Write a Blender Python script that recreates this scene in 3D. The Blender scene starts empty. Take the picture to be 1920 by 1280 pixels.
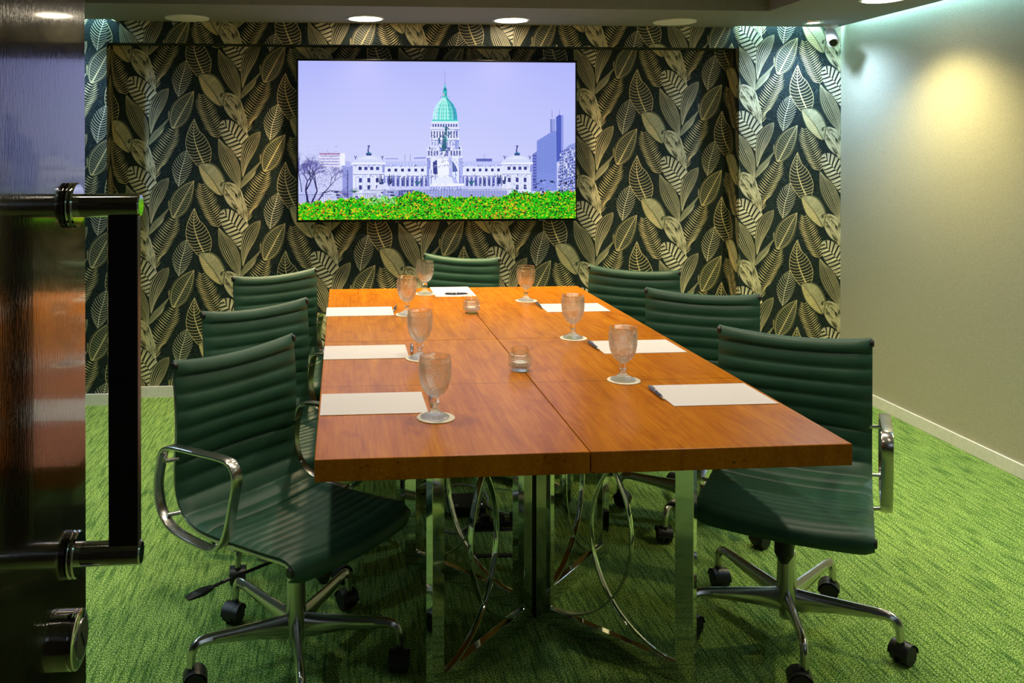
import bpy, math, random
from mathutils import Vector, Matrix
import numpy as np
rnd = random.Random(7)
PI = math.pi
C = bpy.context.scene.collection
S = bpy.context.scene

# ------------------------------------------------------------------ camera, world, exposure
cam_d = bpy.data.cameras.new('camera'); cam = bpy.data.objects.new('camera', cam_d); C.objects.link(cam)
F_PX, CX, CY, PITCH, YAW, CAM_H = 1606.5, 774.0, 291.8, 0.006, 0.072, 1.4906
cam.location = (0, 0, CAM_H)
cam.rotation_euler = (PI/2 - PITCH, 0, -YAW)
cam_d.sensor_fit = 'HORIZONTAL'; cam_d.sensor_width = 36.0
cam_d.lens = 36.0 * F_PX / 1920.0
cam_d.shift_x = (960 - CX) / 1920.0
cam_d.shift_y = (CY - 640) / 1920.0
cam_d.clip_start = 0.02
S.camera = cam
S.view_settings.view_transform = 'Standard'; S.view_settings.look = 'None'
S.view_settings.gamma = 1.0; S.view_settings.exposure = 0.0
S.view_settings.use_curve_mapping = False
w = bpy.data.worlds.new('world'); S.world = w; w.use_nodes = True
w.node_tree.nodes['Background'].inputs[0].default_value = (0.6, 0.65, 0.7, 1)
w.node_tree.nodes['Background'].inputs[1].default_value = 0.005

# room numbers (metres)
XL, XR, YB, YN = -2.08, 3.044, 5.135, 5.275       # left wall, right wall, back wall, niche back
NX0, NX1, NZ = -1.426, 2.390, 2.122               # niche opening
ZS, ZC = 2.25, 2.47                               # soffit, tray ceiling
YF = -0.6                                         # front wall behind the camera
DX = -0.365                                       # door face plane

WARM = (1.0, 0.78, 0.40); COOL = (0.72, 0.86, 1.0); CYAN = (0.42, 0.84, 1.0); SPOTW = (0.46, 0.70, 1.0)
def lamp(name, kind, loc, energy, color, rot=(0, 0, 0), **kw):
    d = bpy.data.lights.new(name, kind); d.energy = energy; d.color = color
    for k, v in kw.items(): setattr(d, k, v)
    o = bpy.data.objects.new(name, d); o.location = loc; o.rotation_euler = rot; C.objects.link(o)
    return o
GAP = 0.055
# cove strips hidden above the edge of the lowered ceiling, facing the walls
lamp('cove_light', 'AREA', (XR - GAP + .004, 2.25, 2.40), 170, CYAN, (0, -PI/2, 0), shape='RECTANGLE', size=.02, size_y=5.5)
lamp('cove_light', 'AREA', (XL + GAP - .004, 2.25, 2.40), 170, CYAN, (0, PI/2, 0), shape='RECTANGLE', size=.02, size_y=5.5)
lamp('cove_light', 'AREA', (2.69, YB - GAP + .004, 2.40), 36, CYAN, (PI/2, 0, 0), shape='RECTANGLE', size=.62, size_y=.02)
lamp('cove_light', 'AREA', (-1.73, YB - GAP + .004, 2.40), 36, CYAN, (PI/2, 0, 0), shape='RECTANGLE', size=.62, size_y=.02)
# ceiling downlights (the fixtures are built further down at the same places)
SPOT = dict(spot_size=math.radians(125), spot_blend=.8, shadow_soft_size=.05)
SOFFIT_LIT = [(.083, 4.93), (.929, 4.93)]
WASH = [(2.66, 4.12), (2.66, 2.2), (-1.70, 3.4), (-1.70, 1.6)]
SMALL = [(2.727, 4.887), (-1.77, 4.887), (2.727, 3.0), (2.727, 1.2), (-1.77, 2.4)]
TRAY = [(-.30, 3.9), (.55, 3.9), (1.45, 3.9), (-.30, 2.6), (.55, 2.6), (1.45, 2.6), (-.10, 1.2), (1.25, 1.2)]
for x, y in SOFFIT_LIT: lamp('downlight_light', 'SPOT', (x, y, ZS - .02), 165, WARM, **SPOT)
for x, y in WASH: lamp('downlight_light', 'SPOT', (x, y, ZS - .02), 105 if y > 4 else (72 if x > 0 else 50), (1.0, .86, .42) if x > 0 else (.66, .92, .90), spot_size=math.radians(125 if y > 4 else 105), spot_blend=.8, shadow_soft_size=.05)
for x, y in SMALL: lamp('spot_light', 'SPOT', (x, y, ZS - .02), 62 if y > 4 else 45, SPOTW, spot_size=math.radians(150 if y > 4 else 105), spot_blend=1., shadow_soft_size=.02)
for x, y in TRAY: lamp('tray_light', 'SPOT', (x, y, ZC - .03), (32 if y > 3 else 40) if y > 2 else 6, (1.0, .87, .68), spot_size=math.radians(120), spot_blend=.8, shadow_soft_size=.045)
# the bright corridor seen through the doorway behind the camera
lamp('corridor_light', 'AREA', (1.2, YF + .06, 1.9), 2.5, COOL, (PI/2 - .15, 0, 0), shape='RECTANGLE', size=1.6, size_y=.5)

# ------------------------------------------------------------------ materials
def newmat(name):
    m = bpy.data.materials.new(name); m.use_nodes = True
    nt = m.node_tree; return m, nt, nt.nodes['Principled BSDF']
def mat(name, col, rough=.5, metal=0., coat=0., spec=.5, **kw):
    m, nt, b = newmat(name)
    b.inputs['Base Color'].default_value = (*col, 1); b.inputs['Roughness'].default_value = rough
    b.inputs['Metallic'].default_value = metal; b.inputs['Coat Weight'].default_value = coat
    b.inputs['Specular IOR Level'].default_value = spec
    for k, v in kw.items(): b.inputs[k.replace('_', ' ')].default_value = v
    return m
class NT:
    def __init__(s, nt): s.nt = nt
    def n(s, t, props=None, **ins):
        o = s.nt.nodes.new(t)
        for k, v in (props or {}).items(): setattr(o, k, v)
        for k, v in ins.items():
            k = int(k[1:]) if k[0] == 'i' and k[1:].isdigit() else k.replace('_', ' ')
            if hasattr(v, 'is_linked') or isinstance(v, bpy.types.NodeSocket): s.nt.links.new(v, o.inputs[k])
            else: o.inputs[k].default_value = v
        return o
    def ramp(s, fac, stops, interp='LINEAR'):
        o = s.nt.nodes.new('ShaderNodeValToRGB'); s.nt.links.new(fac, o.inputs[0])
        e = o.color_ramp.elements; o.color_ramp.interpolation = interp
        e[0].position, e[0].color = stops[0][0], (*stops[0][1], 1)
        e[1].position, e[1].color = stops[-1][0], (*stops[-1][1], 1)
        for p, c in stops[1:-1]:
            x = e.new(p); x.color = (*c, 1)
        return o.outputs[0]
    def coord(s, scale=(1, 1, 1), rot=(0, 0, 0), kind='Object'):
        t = s.nt.nodes.new('ShaderNodeTexCoord')
        m = s.n('ShaderNodeMapping', Vector=t.outputs[kind], Scale=scale, Rotation=rot)
        return m.outputs[0]
    def noise(s, vec, scale, detail=3, rough=.5, dist=0.):
        return s.n('ShaderNodeTexNoise', Vector=vec, Scale=scale, Detail=detail, Roughness=rough, Distortion=dist).outputs[0]
    def mix(s, f, a, b, mode='MIX'):
        o = s.nt.nodes.new('ShaderNodeMix'); o.data_type = 'RGBA'; o.blend_type = mode
        for i, v in ((0, f), (6, a), (7, b)):
            if isinstance(v, bpy.types.NodeSocket): s.nt.links.new(v, o.inputs[i])
            else: o.inputs[i].default_value = v if i == 0 else (*v, 1)
        return o.outputs[2]
    def bump(s, h, strength, dist=.01):
        return s.n('ShaderNodeBump', Height=h, Strength=strength, Distance=dist).outputs[0]

def m_carpet():
    m, nt, b = newmat('green_carpet'); t = NT(nt)
    co = t.coord((1, 1, 1), (0, 0, .5))
    fine = t.noise(t.coord((1.3, .8, 1)), 260, 1, .6)
    col = t.ramp(fine, [(.33, (.008, .035, .02)), (.43, (.06, .18, .025)), (.52, (.16, .30, .032)), (.62, (.55, .66, .26))])
    streak = t.noise(t.coord((100, 7, 1)), 1.0, 2, .6)
    col = t.mix(.85, col, t.ramp(streak, [(.34, (.22, .38, .34)), (.52, (1.0, 1.0, 1.0)), (.66, (1.25, 1.2, 1.2))]), 'MULTIPLY')
    big = t.noise(co, .8, 2)
    col = t.mix(.5, col, t.ramp(big, [(.35, (.8, .9, .8)), (.65, (1.1, 1.05, .9))]), 'MULTIPLY')
    nt.links.new(col, b.inputs['Base Color']); b.inputs['Roughness'].default_value = .95
    b.inputs['Specular IOR Level'].default_value = .1
    nt.links.new(t.bump(fine, .6, .004), b.inputs['Normal'])
    return m
def m_wood(name, rot, dark=1.):
    m, nt, b = newmat(name); t = NT(nt)
    k = dark
    grain = t.noise(t.coord((26, 1.0, 26), (0, 0, rot)), 5, 6, .55, .3)
    blot = t.noise(t.coord((4.5, 1.1, 1), (0, 0, rot)), 3.4, 6, .68, .8)
    c = t.ramp(grain, [(.25, (.35*k, .098*k, .002*k)), (.52, (.43*k, .140*k, .003*k)), (.78, (.49*k, .180*k, .004*k))])
    c = t.mix(.9, c, t.ramp(blot, [(.30, (.68, .56, .56)), (.50, (.97, .95, .93)), (.70, (1.15, 1.2, 1.1))]), 'MULTIPLY')
    # small dents and stains on the edges of the boards
    sep = t.n('ShaderNodeSeparateXYZ', i0=t.coord())
    edge = t.n('ShaderNodeMath', {'operation': 'LESS_THAN'}, i0=sep.outputs[2], i1=.744).outputs[0]
    dn = t.noise(t.coord((1, 1, 1.6)), 34, 3, .6)
    dn = t.n('ShaderNodeMapRange', Value=dn, i1=.66, i2=.72, i3=0., i4=.85).outputs[0]
    c = t.mix(t.n('ShaderNodeMath', {'operation': 'MULTIPLY'}, i0=edge, i1=dn).outputs[0], c, (.012, .006, .002))
    # veneer joint across the middle of the leaf
    sx = sep.outputs[1]
    a = t.n('ShaderNodeMath', {'operation': 'ABSOLUTE'}, i0=sx).outputs[0]
    line = t.n('ShaderNodeMath', {'operation': 'LESS_THAN'}, i0=a, i1=.0011).outputs[0]
    c = t.mix(line, c, (.05, .012, .003))
    nt.links.new(c, b.inputs['Base Color'])
    b.inputs['Roughness'].default_value = .27; b.inputs['Specular IOR Level'].default_value = .20; b.inputs['Coat Weight'].default_value = .0
    b.inputs['Coat Roughness'].default_value = .16
    nt.links.new(t.bump(grain, .02, .002), b.inputs['Normal'])
    return m
def m_leather():
    m, nt, b = newmat('green_leather'); t = NT(nt)
    co = t.coord()
    v = t.n('ShaderNodeTexVoronoi', Vector=co, Scale=420.).outputs[0]
    n = t.noise(co, 9, 3)
    c = t.ramp(n, [(.3, (.016, .066, .037)), (.7, (.023, .086, .049))])
    nt.links.new(c, b.inputs['Base Color']); b.inputs['Roughness'].default_value = .46
    b.inputs['Specular IOR Level'].default_value = .45
    nn = t.bump(n, .25, .006)
    o = t.n('ShaderNodeBump', Height=v, Strength=.16, Distance=.001, Normal=nn).outputs[0]
    nt.links.new(o, b.inputs['Normal'])
    return m
def m_metal(name, col, rough, nscale=0):
    m, nt, b = newmat(name); t = NT(nt)
    b.inputs['Base Color'].default_value = (*col, 1); b.inputs['Metallic'].default_value = 1
    n = t.noise(t.coord(), 22, 3)
    r = t.n('ShaderNodeMapRange', Value=n, i3=rough*.75, i4=rough*1.3).outputs[0]
    nt.links.new(r, b.inputs['Roughness'])
    return m
def m_fabric_wall():
    m, nt, b = newmat('woven_wall_covering'); t = NT(nt)
    a = t.noise(t.coord((1, 14, 90)), 14, 2, .7); c2 = t.noise(t.coord((1, 90, 14)), 14, 2, .7)
    s = t.n('ShaderNodeMath', {'operation': 'ADD'}, i0=a, i1=c2).outputs[0]
    s = t.n('ShaderNodeMath', {'operation': 'MULTIPLY'}, i0=s, i1=.5).outputs[0]
    c = t.ramp(s, [(.38, (.26, .25, .17)), (.50, (.42, .40, .30)), (.62, (.52, .50, .38))])
    nt.links.new(c, b.inputs['Base Color']); b.inputs['Roughness'].default_value = .75
    nt.links.new(t.bump(s, .3, .003), b.inputs['Normal'])
    return m
def m_paper_ground():
    m, nt, b = newmat('wallpaper_ground'); t = NT(nt)
    co = t.coord()
    d = t.noise(co, 7, 2, .5)
    v = t.n('ShaderNodeMath', {'operation': 'MULTIPLY'}, i0=d, i1=26.).outputs[0]
    v = t.n('ShaderNodeMath', {'operation': 'FRACT'}, i0=v).outputs[0]
    c = t.ramp(v, [(.0, (.006, .012, .011)), (.45, (.008, .015, .014)), (.6, (.030, .050, .046)), (.8, (.012, .022, .022))])
    nt.links.new(c, b.inputs['Base Color']); b.inputs['Roughness'].default_value = .6; b.inputs['Specular IOR Level'].default_value = .2
    return m
def m_paper_print():
    m, nt, b = newmat('wallpaper_print'); t = NT(nt)
    a = t.n('ShaderNodeAttribute', {'attribute_name': 'Col'}).outputs[0]
    n = t.noise(t.coord(), 30, 3, .6)
    c = t.mix(.7, a, t.ramp(n, [(.3, (.78, .80, .78)), (.7, (1.2, 1.17, 1.1))]), 'MULTIPLY')
    nt.links.new(c, b.inputs['Base Color']); b.inputs['Roughness'].default_value = .48
    return m
def m_glass():
    m, nt, b = newmat('clear_glass'); t = NT(nt)
    nt.nodes.remove(b); out = nt.nodes['Material Output']
    tr = t.n('ShaderNodeBsdfTransparent', Color=(.985, .99, .985, 1))
    gl = t.n('ShaderNodeBsdfGlossy', Color=(1, 1, 1, 1), Roughness=.03)
    re = t.n('ShaderNodeBsdfGlass', Color=(1, 1, 1, 1), Roughness=.02, IOR=1.45)
    fr = t.n('ShaderNodeLayerWeight', Blend=.5).outputs[1]; fr = t.n('ShaderNodeMath', {'operation': 'POWER'}, i0=fr, i1=3.5).outputs[0]
    f2 = t.n('ShaderNodeMapRange', Value=fr, i3=.035, i4=.8).outputs[0]
    a = t.n('ShaderNodeMixShader', i0=f2, i1=tr.outputs[0], i2=gl.outputs[0])
    c = t.n('ShaderNodeMixShader', i0=.55, i1=a.outputs[0], i2=re.outputs[0])
    nt.links.new(c.outputs[0], out.inputs[0])
    return m
def m_door():
    m, nt, b = newmat('dark_lacquered_wood'); t = NT(nt)
    g = t.noise(t.coord((1, 30, 2.2)), 6, 4, .65, .3)
    c = t.ramp(g, [(.3, (.006, .004, .003)), (.7, (.022, .011, .007))])
    nt.links.new(c, b.inputs['Base Color']); b.inputs['Roughness'].default_value = .11
    b.inputs['Specular IOR Level'].default_value = .8; b.inputs['Coat Weight'].default_value = .6; b.inputs['Coat Roughness'].default_value = .05
    g2 = t.noise(t.coord((1, 60, 9)), 5, 3, .6)
    nt.links.new(t.bump(g2, .13, .002), b.inputs['Normal'])
    return m
def m_emit(name, col, s):
    m, nt, b = newmat(name)
    b.inputs['Base Color'].default_value = (0, 0, 0, 1)
    b.inputs['Emission Color'].default_value = (*col, 1); b.inputs['Emission Strength'].default_value = s
    return m
def m_screen():
    m, nt, b = newmat('screen_picture'); t = NT(nt)
    a = t.n('ShaderNodeAttribute', {'attribute_name': 'Col'}).outputs[0]
    b.inputs['Base Color'].default_value = (0, 0, 0, 1); b.inputs['Roughness'].default_value = .3
    nt.links.new(a, b.inputs['Emission Color']); b.inputs['Emission Strength'].default_value = 1.0
    return m
def m_plaster(name, col):
    m, nt, b = newmat(name); t = NT(nt)
    n = t.noise(t.coord(), 45, 4, .7)
    c = t.ramp(n, [(.3, tuple(v*.9 for v in col)), (.7, tuple(v*1.05 for v in col))])
    nt.links.new(c, b.inputs['Base Color']); b.inputs['Roughness'].default_value = .85
    nt.links.new(t.bump(n, .12, .002), b.inputs['Normal'])
    return m

M = dict(
    carpet=m_carpet(), leather=m_leather(), fabric=m_fabric_wall(), ground=m_paper_ground(), print=m_paper_print(),
    ceil=m_plaster('ceiling_paint', (.20, .205, .18)), white=m_plaster('white_paint', (.75, .74, .68)), plain=m_plaster('bounce_cut_dark', (.06, .05, .04)), left_bounce_cut=m_plaster('bounce_cut_green', (.07, .085, .07)),  # front and left walls are unseen, darkened to cut bounced light
    woodA=m_wood('table_wood', .35), woodB=m_wood('table_wood_right', -.25),
    alu=m_metal('polished_aluminium', (.60, .59, .56), .22), chrome=m_metal('chrome', (.72, .72, .72), .055),
    steel=m_metal('brushed_steel', (.5, .5, .5), .3),
    black=mat('black_plastic', (.010, .010, .011), .42), rubber=mat('black_rubber', (.006, .006, .007), .6),
    blackmetal=mat('black_metal', (.012, .011, .010), .35, .0), gloss=mat('black_gloss', (.006, .006, .007), .12),
    paper=mat('white_paper', (.60, .575, .58), .8), coaster=mat('cream_card', (.66, .61, .50), .8),
    glass=m_glass(), wax=mat('white_wax', (.82, .80, .74), .5), cable=mat('grey_cable', (.38, .36, .35), .5),
    whitep=mat('white_plastic', (.78, .80, .84), .3), pen=mat('dark_blue_pen', (.008, .014, .05), .15, coat=.5),
    door=m_door(), warmlens=m_emit('warm_lens', (1.0, .86, .62), 22), coollens=m_emit('cool_lens', (.95, .96, 1.0), 22),
    led=m_emit('blue_indicator', (.5, .7, 1.0), 3), screen=m_screen(), lens=mat('camera_lens', (.004, .004, .010), .05))

# ------------------------------------------------------------------ geometry helpers
class MB:
    def __init__(s): s.v = []; s.f = []; s.c = []; s.m = []
    def add(s, vs, fs, mi=0):
        o = len(s.v); s.v += [tuple(v) for v in vs]; s.f += [[i + o for i in f] for f in fs]; s.m += [mi]*len(fs); return s
    def box(s, x0, x1, y0, y1, z0, z1, mi=0):
        return s.add([(x0,y0,z0),(x1,y0,z0),(x1,y1,z0),(x0,y1,z0),(x0,y0,z1),(x1,y0,z1),(x1,y1,z1),(x0,y1,z1)],
                     [(0,3,2,1),(4,5,6,7),(0,1,5,4),(1,2,6,5),(2,3,7,6),(3,0,4,7)], mi)
    def lathe(s, prof, n=32, org=(0,0,0), mat_=None, caps=True, mi=0, fn=None):
        vs = []
        for k, (r, z) in enumerate(prof):
            for i in range(n):
                a = 2*PI*i/n; rr = r + (fn(a, k, i) if fn else 0)
                p = Vector((rr*math.cos(a), rr*math.sin(a), z))
                if mat_ is not None: p = mat_ @ p
                vs.append(p + Vector(org))
        fs = [(k*n+i, k*n+(i+1) % n, (k+1)*n+(i+1) % n, (k+1)*n+i) for k in range(len(prof)-1) for i in range(n)]
        if caps:
            fs.append(tuple(reversed(range(n)))); fs.append(tuple((len(prof)-1)*n+i for i in range(n)))
        return s.add(vs, fs, mi)
    def cyl(s, p0, p1, r0, r1=None, n=24, mi=0):
        p0, p1 = Vector(p0), Vector(p1); d = p1-p0
        q = d.to_track_quat('Z', 'Y').to_matrix()
        r1 = r0 if r1 is None else r1
        e = min(.002, r0*.2)
        L = d.length
        return s.lathe([(r0-e, 0), (r0, e), (r1, L-e), (r1-e, L)], n, p0, q, mi=mi)
    def sweep(s, pts, secs, up=None, closed=False, mi=0):
        # pts: centre line; secs: list of (a,b) section offsets or one list per point; frame: B = up x T
        pts = [Vector(p) for p in pts]; n = len(pts)
        per = isinstance(secs[0][0], (tuple, list))
        k = len(secs[0]) if per else len(secs)
        vs = []
        for i in range(n):
            if closed: T = pts[(i+1) % n]-pts[i-1]
            else: T = pts[min(i+1, n-1)]-pts[max(i-1, 0)]
            T.normalize()
            U = Vector(up) if up is not None else (Vector((0, 0, 1)) if abs(T.z) < .9 else Vector((1, 0, 0)))
            B = U.cross(T).normalized(); U2 = T.cross(B)
            for a, b in (secs[i] if per else secs): vs.append(pts[i] + B*a + U2*b)
        fs = []
        for i in range(n if closed else n-1):
            j = (i+1) % n
            for q in range(k): fs.append((i*k+q, i*k+(q+1) % k, j*k+(q+1) % k, j*k+q))
        if not closed: fs.append(tuple(reversed(range(k)))); fs.append(tuple((n-1)*k+q for q in range(k)))
        return s.add(vs, fs, mi)
    def tube(s, pts, r, n=10, closed=False, mi=0):
        return s.sweep(pts, circ(r, n), None, closed, mi)
    def build(s, name, mats, parent=None, smooth=35, bevel=0, cols=None):
        me = bpy.data.meshes.new(name); me.from_pydata(s.v, [], s.f)
        if not isinstance(mats, (list, tuple)): mats = [mats]
        for q in mats: me.materials.append(q)
        if len(mats) > 1: me.polygons.foreach_set('material_index', s.m)
        if cols is not None:
            at = me.color_attributes.new('Col', 'FLOAT_COLOR', 'CORNER')
            arr = []
            for f, c in zip(s.f, cols): arr += [c[0], c[1], c[2], 1.0]*len(f)
            at.data.foreach_set('color', arr)
        if smooth:
            me.polygons.foreach_set('use_smooth', [True]*len(s.f)); me.set_sharp_from_angle(angle=math.radians(smooth))
        me.update(); me.validate()
        o = bpy.data.objects.new(name, me); C.objects.link(o)
        if bevel:
            b = o.modifiers.new('bevel', 'BEVEL'); b.width = bevel; b.segments = 2; b.limit_method = 'ANGLE'
        if parent: o.parent = parent
        return o
def circ(r, n=10): return [(r*math.cos(2*PI*i/n), r*math.sin(2*PI*i/n)) for i in range(n)]
def rsec(a, b, r=.3):   # rounded rectangle section a x b
    c = min(a, b)*r; o = []
    for sx, sy, a0 in ((1, 1, 0), (-1, 1, PI/2), (-1, -1, PI), (1, -1, 3*PI/2)):
        for k in range(3):
            t = a0 + k*PI/4; o.append((sx*(a/2-c)+c*math.cos(t), sy*(b/2-c)+c*math.sin(t)))
    return o
def smoothpath(pts, per=6, closed=False):
    P = [np.array(p, float) for p in pts]; n = len(P); out = []
    for i in range(n if closed else n-1):
        a, b, c, d = (P[(i-1) % n] if closed or i > 0 else 2*P[0]-P[1], P[i], P[(i+1) % n], P[(i+2) % n] if closed or i < n-2 else 2*P[-1]-P[-2])
        for k in range(per):
            t = k/per
            out.append(.5*((2*b)+(-a+c)*t+(2*a-5*b+4*c-d)*t*t+(-a+3*b-3*c+d)*t**3))
    if not closed: out.append(P[-1])
    return out
def resample(P, n):
    P = np.array(P, float); d = np.r_[0, np.cumsum(np.linalg.norm(np.diff(P, axis=0), axis=1))]
    t = np.linspace(0, d[-1], n)
    return np.stack([np.interp(t, d, P[:, k]) for k in range(P.shape[1])], 1)
def tag(o, label=None, cat=None, group=None, kind=None):
    for k, v in (('label', label), ('category', cat), ('group', group), ('kind', kind)):
        if v: o[k] = v
    return o
def thing(name, label, cat, loc=(0, 0, 0), rz=0, group=None):
    o = bpy.data.objects.new(name, None); C.objects.link(o); o.location = loc; o.rotation_euler = (0, 0, rz); o.empty_display_size = .1
    return tag(o, label, cat, group)
def copy_tree(o, parent=None):
    c = o.copy(); C.objects.link(c)
    if parent: c.parent = parent
    for ch in list(o.children): copy_tree(ch, c)
    return c
def struct(o): o['kind'] = 'structure'; return o

# ------------------------------------------------------------------ setting
struct(MB().box(XL-.1, XR+.1, YF-.1, YN+.1, -.1, 0).build('floor', M['carpet'], smooth=0))
g = MB()
g.box(XL-.1, XR+.1, YF-.1, YN+.1, ZC, ZC+.1)
T0, T1, TY0, TY1 = -1.36, 2.27, .3, 4.52
g.box(T0, T1, TY1, YB-GAP, ZS, ZC)                       # strip in front of the leaf wall
g.box(NX0+.05, NX1-.04, YB-GAP, YB, ZS, ZC)
g.box(XL+GAP, T0, YF, YB-GAP, ZS, ZC); g.box(T1, XR-GAP, YF, YB-GAP, ZS, ZC)
g.box(T0, T1, YF, TY0, ZS, ZC)
g.box(NX0+.05, NX1-.04, YB-.001, YN, ZS+.02, ZC)
struct(g.build('ceiling', M['ceil'], smooth=0))

# --- leaf wallpaper: printed leaves as a repeating set of flat polygons
LP = []      # (layer, polygon [(x,z)], colour) in metres relative to the print's own origin
GOLD = (.66, .55, .28); LGOLD = (.78, .69, .43); DGOLD = (.22, .19, .09); DK = (.009, .016, .013); GRN = (.035, .055, .030); WHT = (.68, .65, .48)
def cv(p): return (p[0]*.0005657, -p[1]*.000552)
def vary(c, a=.15):
    k = 1+rnd.uniform(-a, a); return tuple(x*k for x in c)
def P_(layer, pts, col): LP.append((layer, [cv(p) for p in pts], col))
def strk(layer, pts, w0, w1, col, wm=None):
    pts = np.array(pts, float); n = len(pts)
    d = np.gradient(pts, axis=0); d /= np.linalg.norm(d, axis=1)[:, None]+1e-9
    nn = np.stack([-d[:, 1], d[:, 0]], 1); t = np.linspace(0, 1, n)
    ww = w0+(w1-w0)*t if wm is None else np.interp(t, [0, .5, 1], [w0, wm, w1])
    A = pts+nn*ww[:, None]/2; B = pts-nn*ww[:, None]/2
    for i in range(n-1): P_(layer, [A[i], A[i+1], B[i+1], B[i]], col)
def bez(a, b, c, n=5):
    a, b, c = map(np.array, (a, b, c)); return [(1-t)**2*a+2*t*(1-t)*b+t*t*c for t in np.linspace(0, 1, n)]
def leaf(layer, mid, left, right, fill, line=None, lw=4):
    mid = resample(smoothpath(mid, 6), 41); left = resample(smoothpath(left, 6), 41); right = resample(smoothpath(right, 6), 41)
    for i in range(40):
        P_(layer, [left[i], left[i+1], mid[i+1], mid[i]], fill); P_(layer, [mid[i], mid[i+1], right[i+1], right[i]], fill)
    if line: strk(layer+.3, left, lw, lw, line); strk(layer+.3, right, lw, lw, line)
    return mid, left, right
def at_t(P, t):
    t = min(max(t, 0), 1)*(len(P)-1); i = min(int(t), len(P)-2); return P[i]*(1-(t-i))+P[i+1]*(t-i)
def veins(layer, mid, side, n, dt, w0, w1, col, t0=.06, t1=.97, curl=.45):
    for k in range(n):
        t = t0+(t1-t0)*k/(n-1); a = at_t(mid, t); e = at_t(side, t-dt*min(1, t*3)); c = (at_t(side, t+dt*.25)*(.62)+a*.38)*curl+(a+e)/2*(1-curl)
        strk(layer, bez(a, c, e, 6), w0, w1, vary(col), None)
# A: dark leaf, bold curved veins
A = leaf(10, [(90,58),(85,240),(125,400),(188,545)], [(90,58),(45,145),(8,255),(3,370),(48,470),(130,575),(188,545)], [(90,58),(140,185),(195,245),(242,330),(268,410),(262,500),(240,548),(188,545)], DK, GOLD, 5)
for sd in (1, 2): veins(10.5, A[0], A[sd], 15, .14, 7, 5, GOLD)
strk(10.6, A[0], 4, 15, GOLD)
# J: dark leaf, thin pale veins
J = leaf(8, [(978,870),(950,1000),(915,1120),(892,1275)], [(978,870),(890,930),(832,1030),(825,1110),(850,1195),(892,1290)], [(978,870),(1025,930),(1042,1005),(1030,1085),(985,1180),(892,1290)], DK, None)
for sd in (1, 2): veins(8.5, J[0], J[sd], 15, .16, 6, 4, WHT)
strk(8.6, J[0], 5, 8, WHT)
# B: plain pale leaf with fine dark veins and green rim
B = leaf(20, [(140,552),(220,650),(290,740),(385,905)], [(140,552),(136,600),(160,690),(200,775),(265,840),(330,888),(385,905)], [(140,552),(205,543),(285,548),(350,600),(395,675),(418,745),(405,820),(385,905)], (.11, .12, .06), GRN, 5)
Bm = B[0]; Bl = Bm+(B[1]-Bm)*.88; Br = Bm+(B[2]-Bm)*.86
for i in range(40):
    P_(20.1, [Bl[i], Bl[i+1], Bm[i+1], Bm[i]], GOLD); P_(20.1, [Bm[i], Bm[i+1], Br[i+1], Br[i]], vary((.50, .46, .28)))
veins(20.3, Bm, Bl, 17, .10, 5, 3, DGOLD, curl=.2); veins(20.3, Bm, Br, 18, .26, 4, 3, (.25, .24, .13), curl=.3)
strk(20.4, Bm, 5, 9, (.05, .06, .03))
# C, D: feathered fronds
def frond(layer, mid, n, ll, rl, la, ra, col, w=9):
    mid = resample(smoothpath(mid, 6), 61)
    for k in range(n):
        t = .03+.95*k/(n-1); p = at_t(mid, t); q = at_t(mid, min(t+.02, 1)); d = q-at_t(mid, max(t-.02, 0)); d /= np.linalg.norm(d)
        env = min(1, .35+t*2.2)*(1 if t < .8 else 1-.25*(t-.8)/.2)
        for sgn, L, an in ((-1, ll, la), (1, rl, ra)):
            a = math.radians(an)*sgn; v = np.array([-d[0]*math.cos(a)+d[1]*math.sin(a), -d[0]*math.sin(a)-d[1]*math.cos(a)])
            L2 = L*env*rnd.uniform(.92, 1.06); e = p+v*L2; nrm = np.array([-v[1], v[0]])*sgn
            strk(layer, bez(p, p+v*L2*.5-nrm*L2*.08, e, 6), 2.5, .8, vary(col, .22), w)
    strk(layer+.2, mid, 2, 5, DGOLD)
frond(4, [(165,770),(195,900),(255,1060),(345,1250)], 20, 118, 118, -72, -46, GOLD, 11)
frond(5, [(858,625),(815,760),(735,920),(650,1085),(640,1200)], 22, 122, 128, -40, -74, GOLD, 11)
# K: mottled leaf with a curled rim
K = leaf(6, [(372,768),(450,860),(540,990),(652,1250)], [(372,768),(388,860),(420,950),(470,1020),(540,1080),(600,1150),(652,1250)], [(372,768),(430,750),(505,768),(562,805),(600,880),(622,960),(650,1060),(655,1250)], (.56, .51, .33), None)
for k in range(60):
    t = rnd.uniform(.06, .95); sd = K[1] if k % 5 < 3 else K[2]; u = rnd.uniform(.25, .95)
    p = at_t(K[0], t)*(1-u)+at_t(sd, t)*u; q = at_t(K[0], min(1, t+.12))*(1-u*.75)+at_t(sd, min(1, t+.12))*u*.75
    strk(6.2, bez(p, (p+q)/2+np.array([rnd.uniform(-8, 8), 0]), q, 6), 2, 1, vary((.03, .045, .026) if k % 3 else (.16, .16, .09), .3), rnd.uniform(6, 19))
for k in range(90):
    t = rnd.uniform(.02, .85); u = rnd.uniform(-.9, .9); sd = K[1] if u < 0 else K[2]; u = abs(u)
    p = at_t(K[0], t)*(1-u)+at_t(sd, t)*u; q = at_t(K[0], t+.13)*(1-u*.8)+at_t(sd, t+.13)*u*.8
    strk(6.3, [p, (p+q)/2+(2, 0), q], 1, 1, vary(LGOLD if k % 2 else DGOLD, .2), 4)
strk(6.4, K[0][:26], 6, 3, LGOLD)
P_(21, [(362,772),(372,756),(425,746),(440,760),(470,795),(455,800),(425,775),(392,772),(385,800),(365,800)], (.07, .08, .045))
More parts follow.
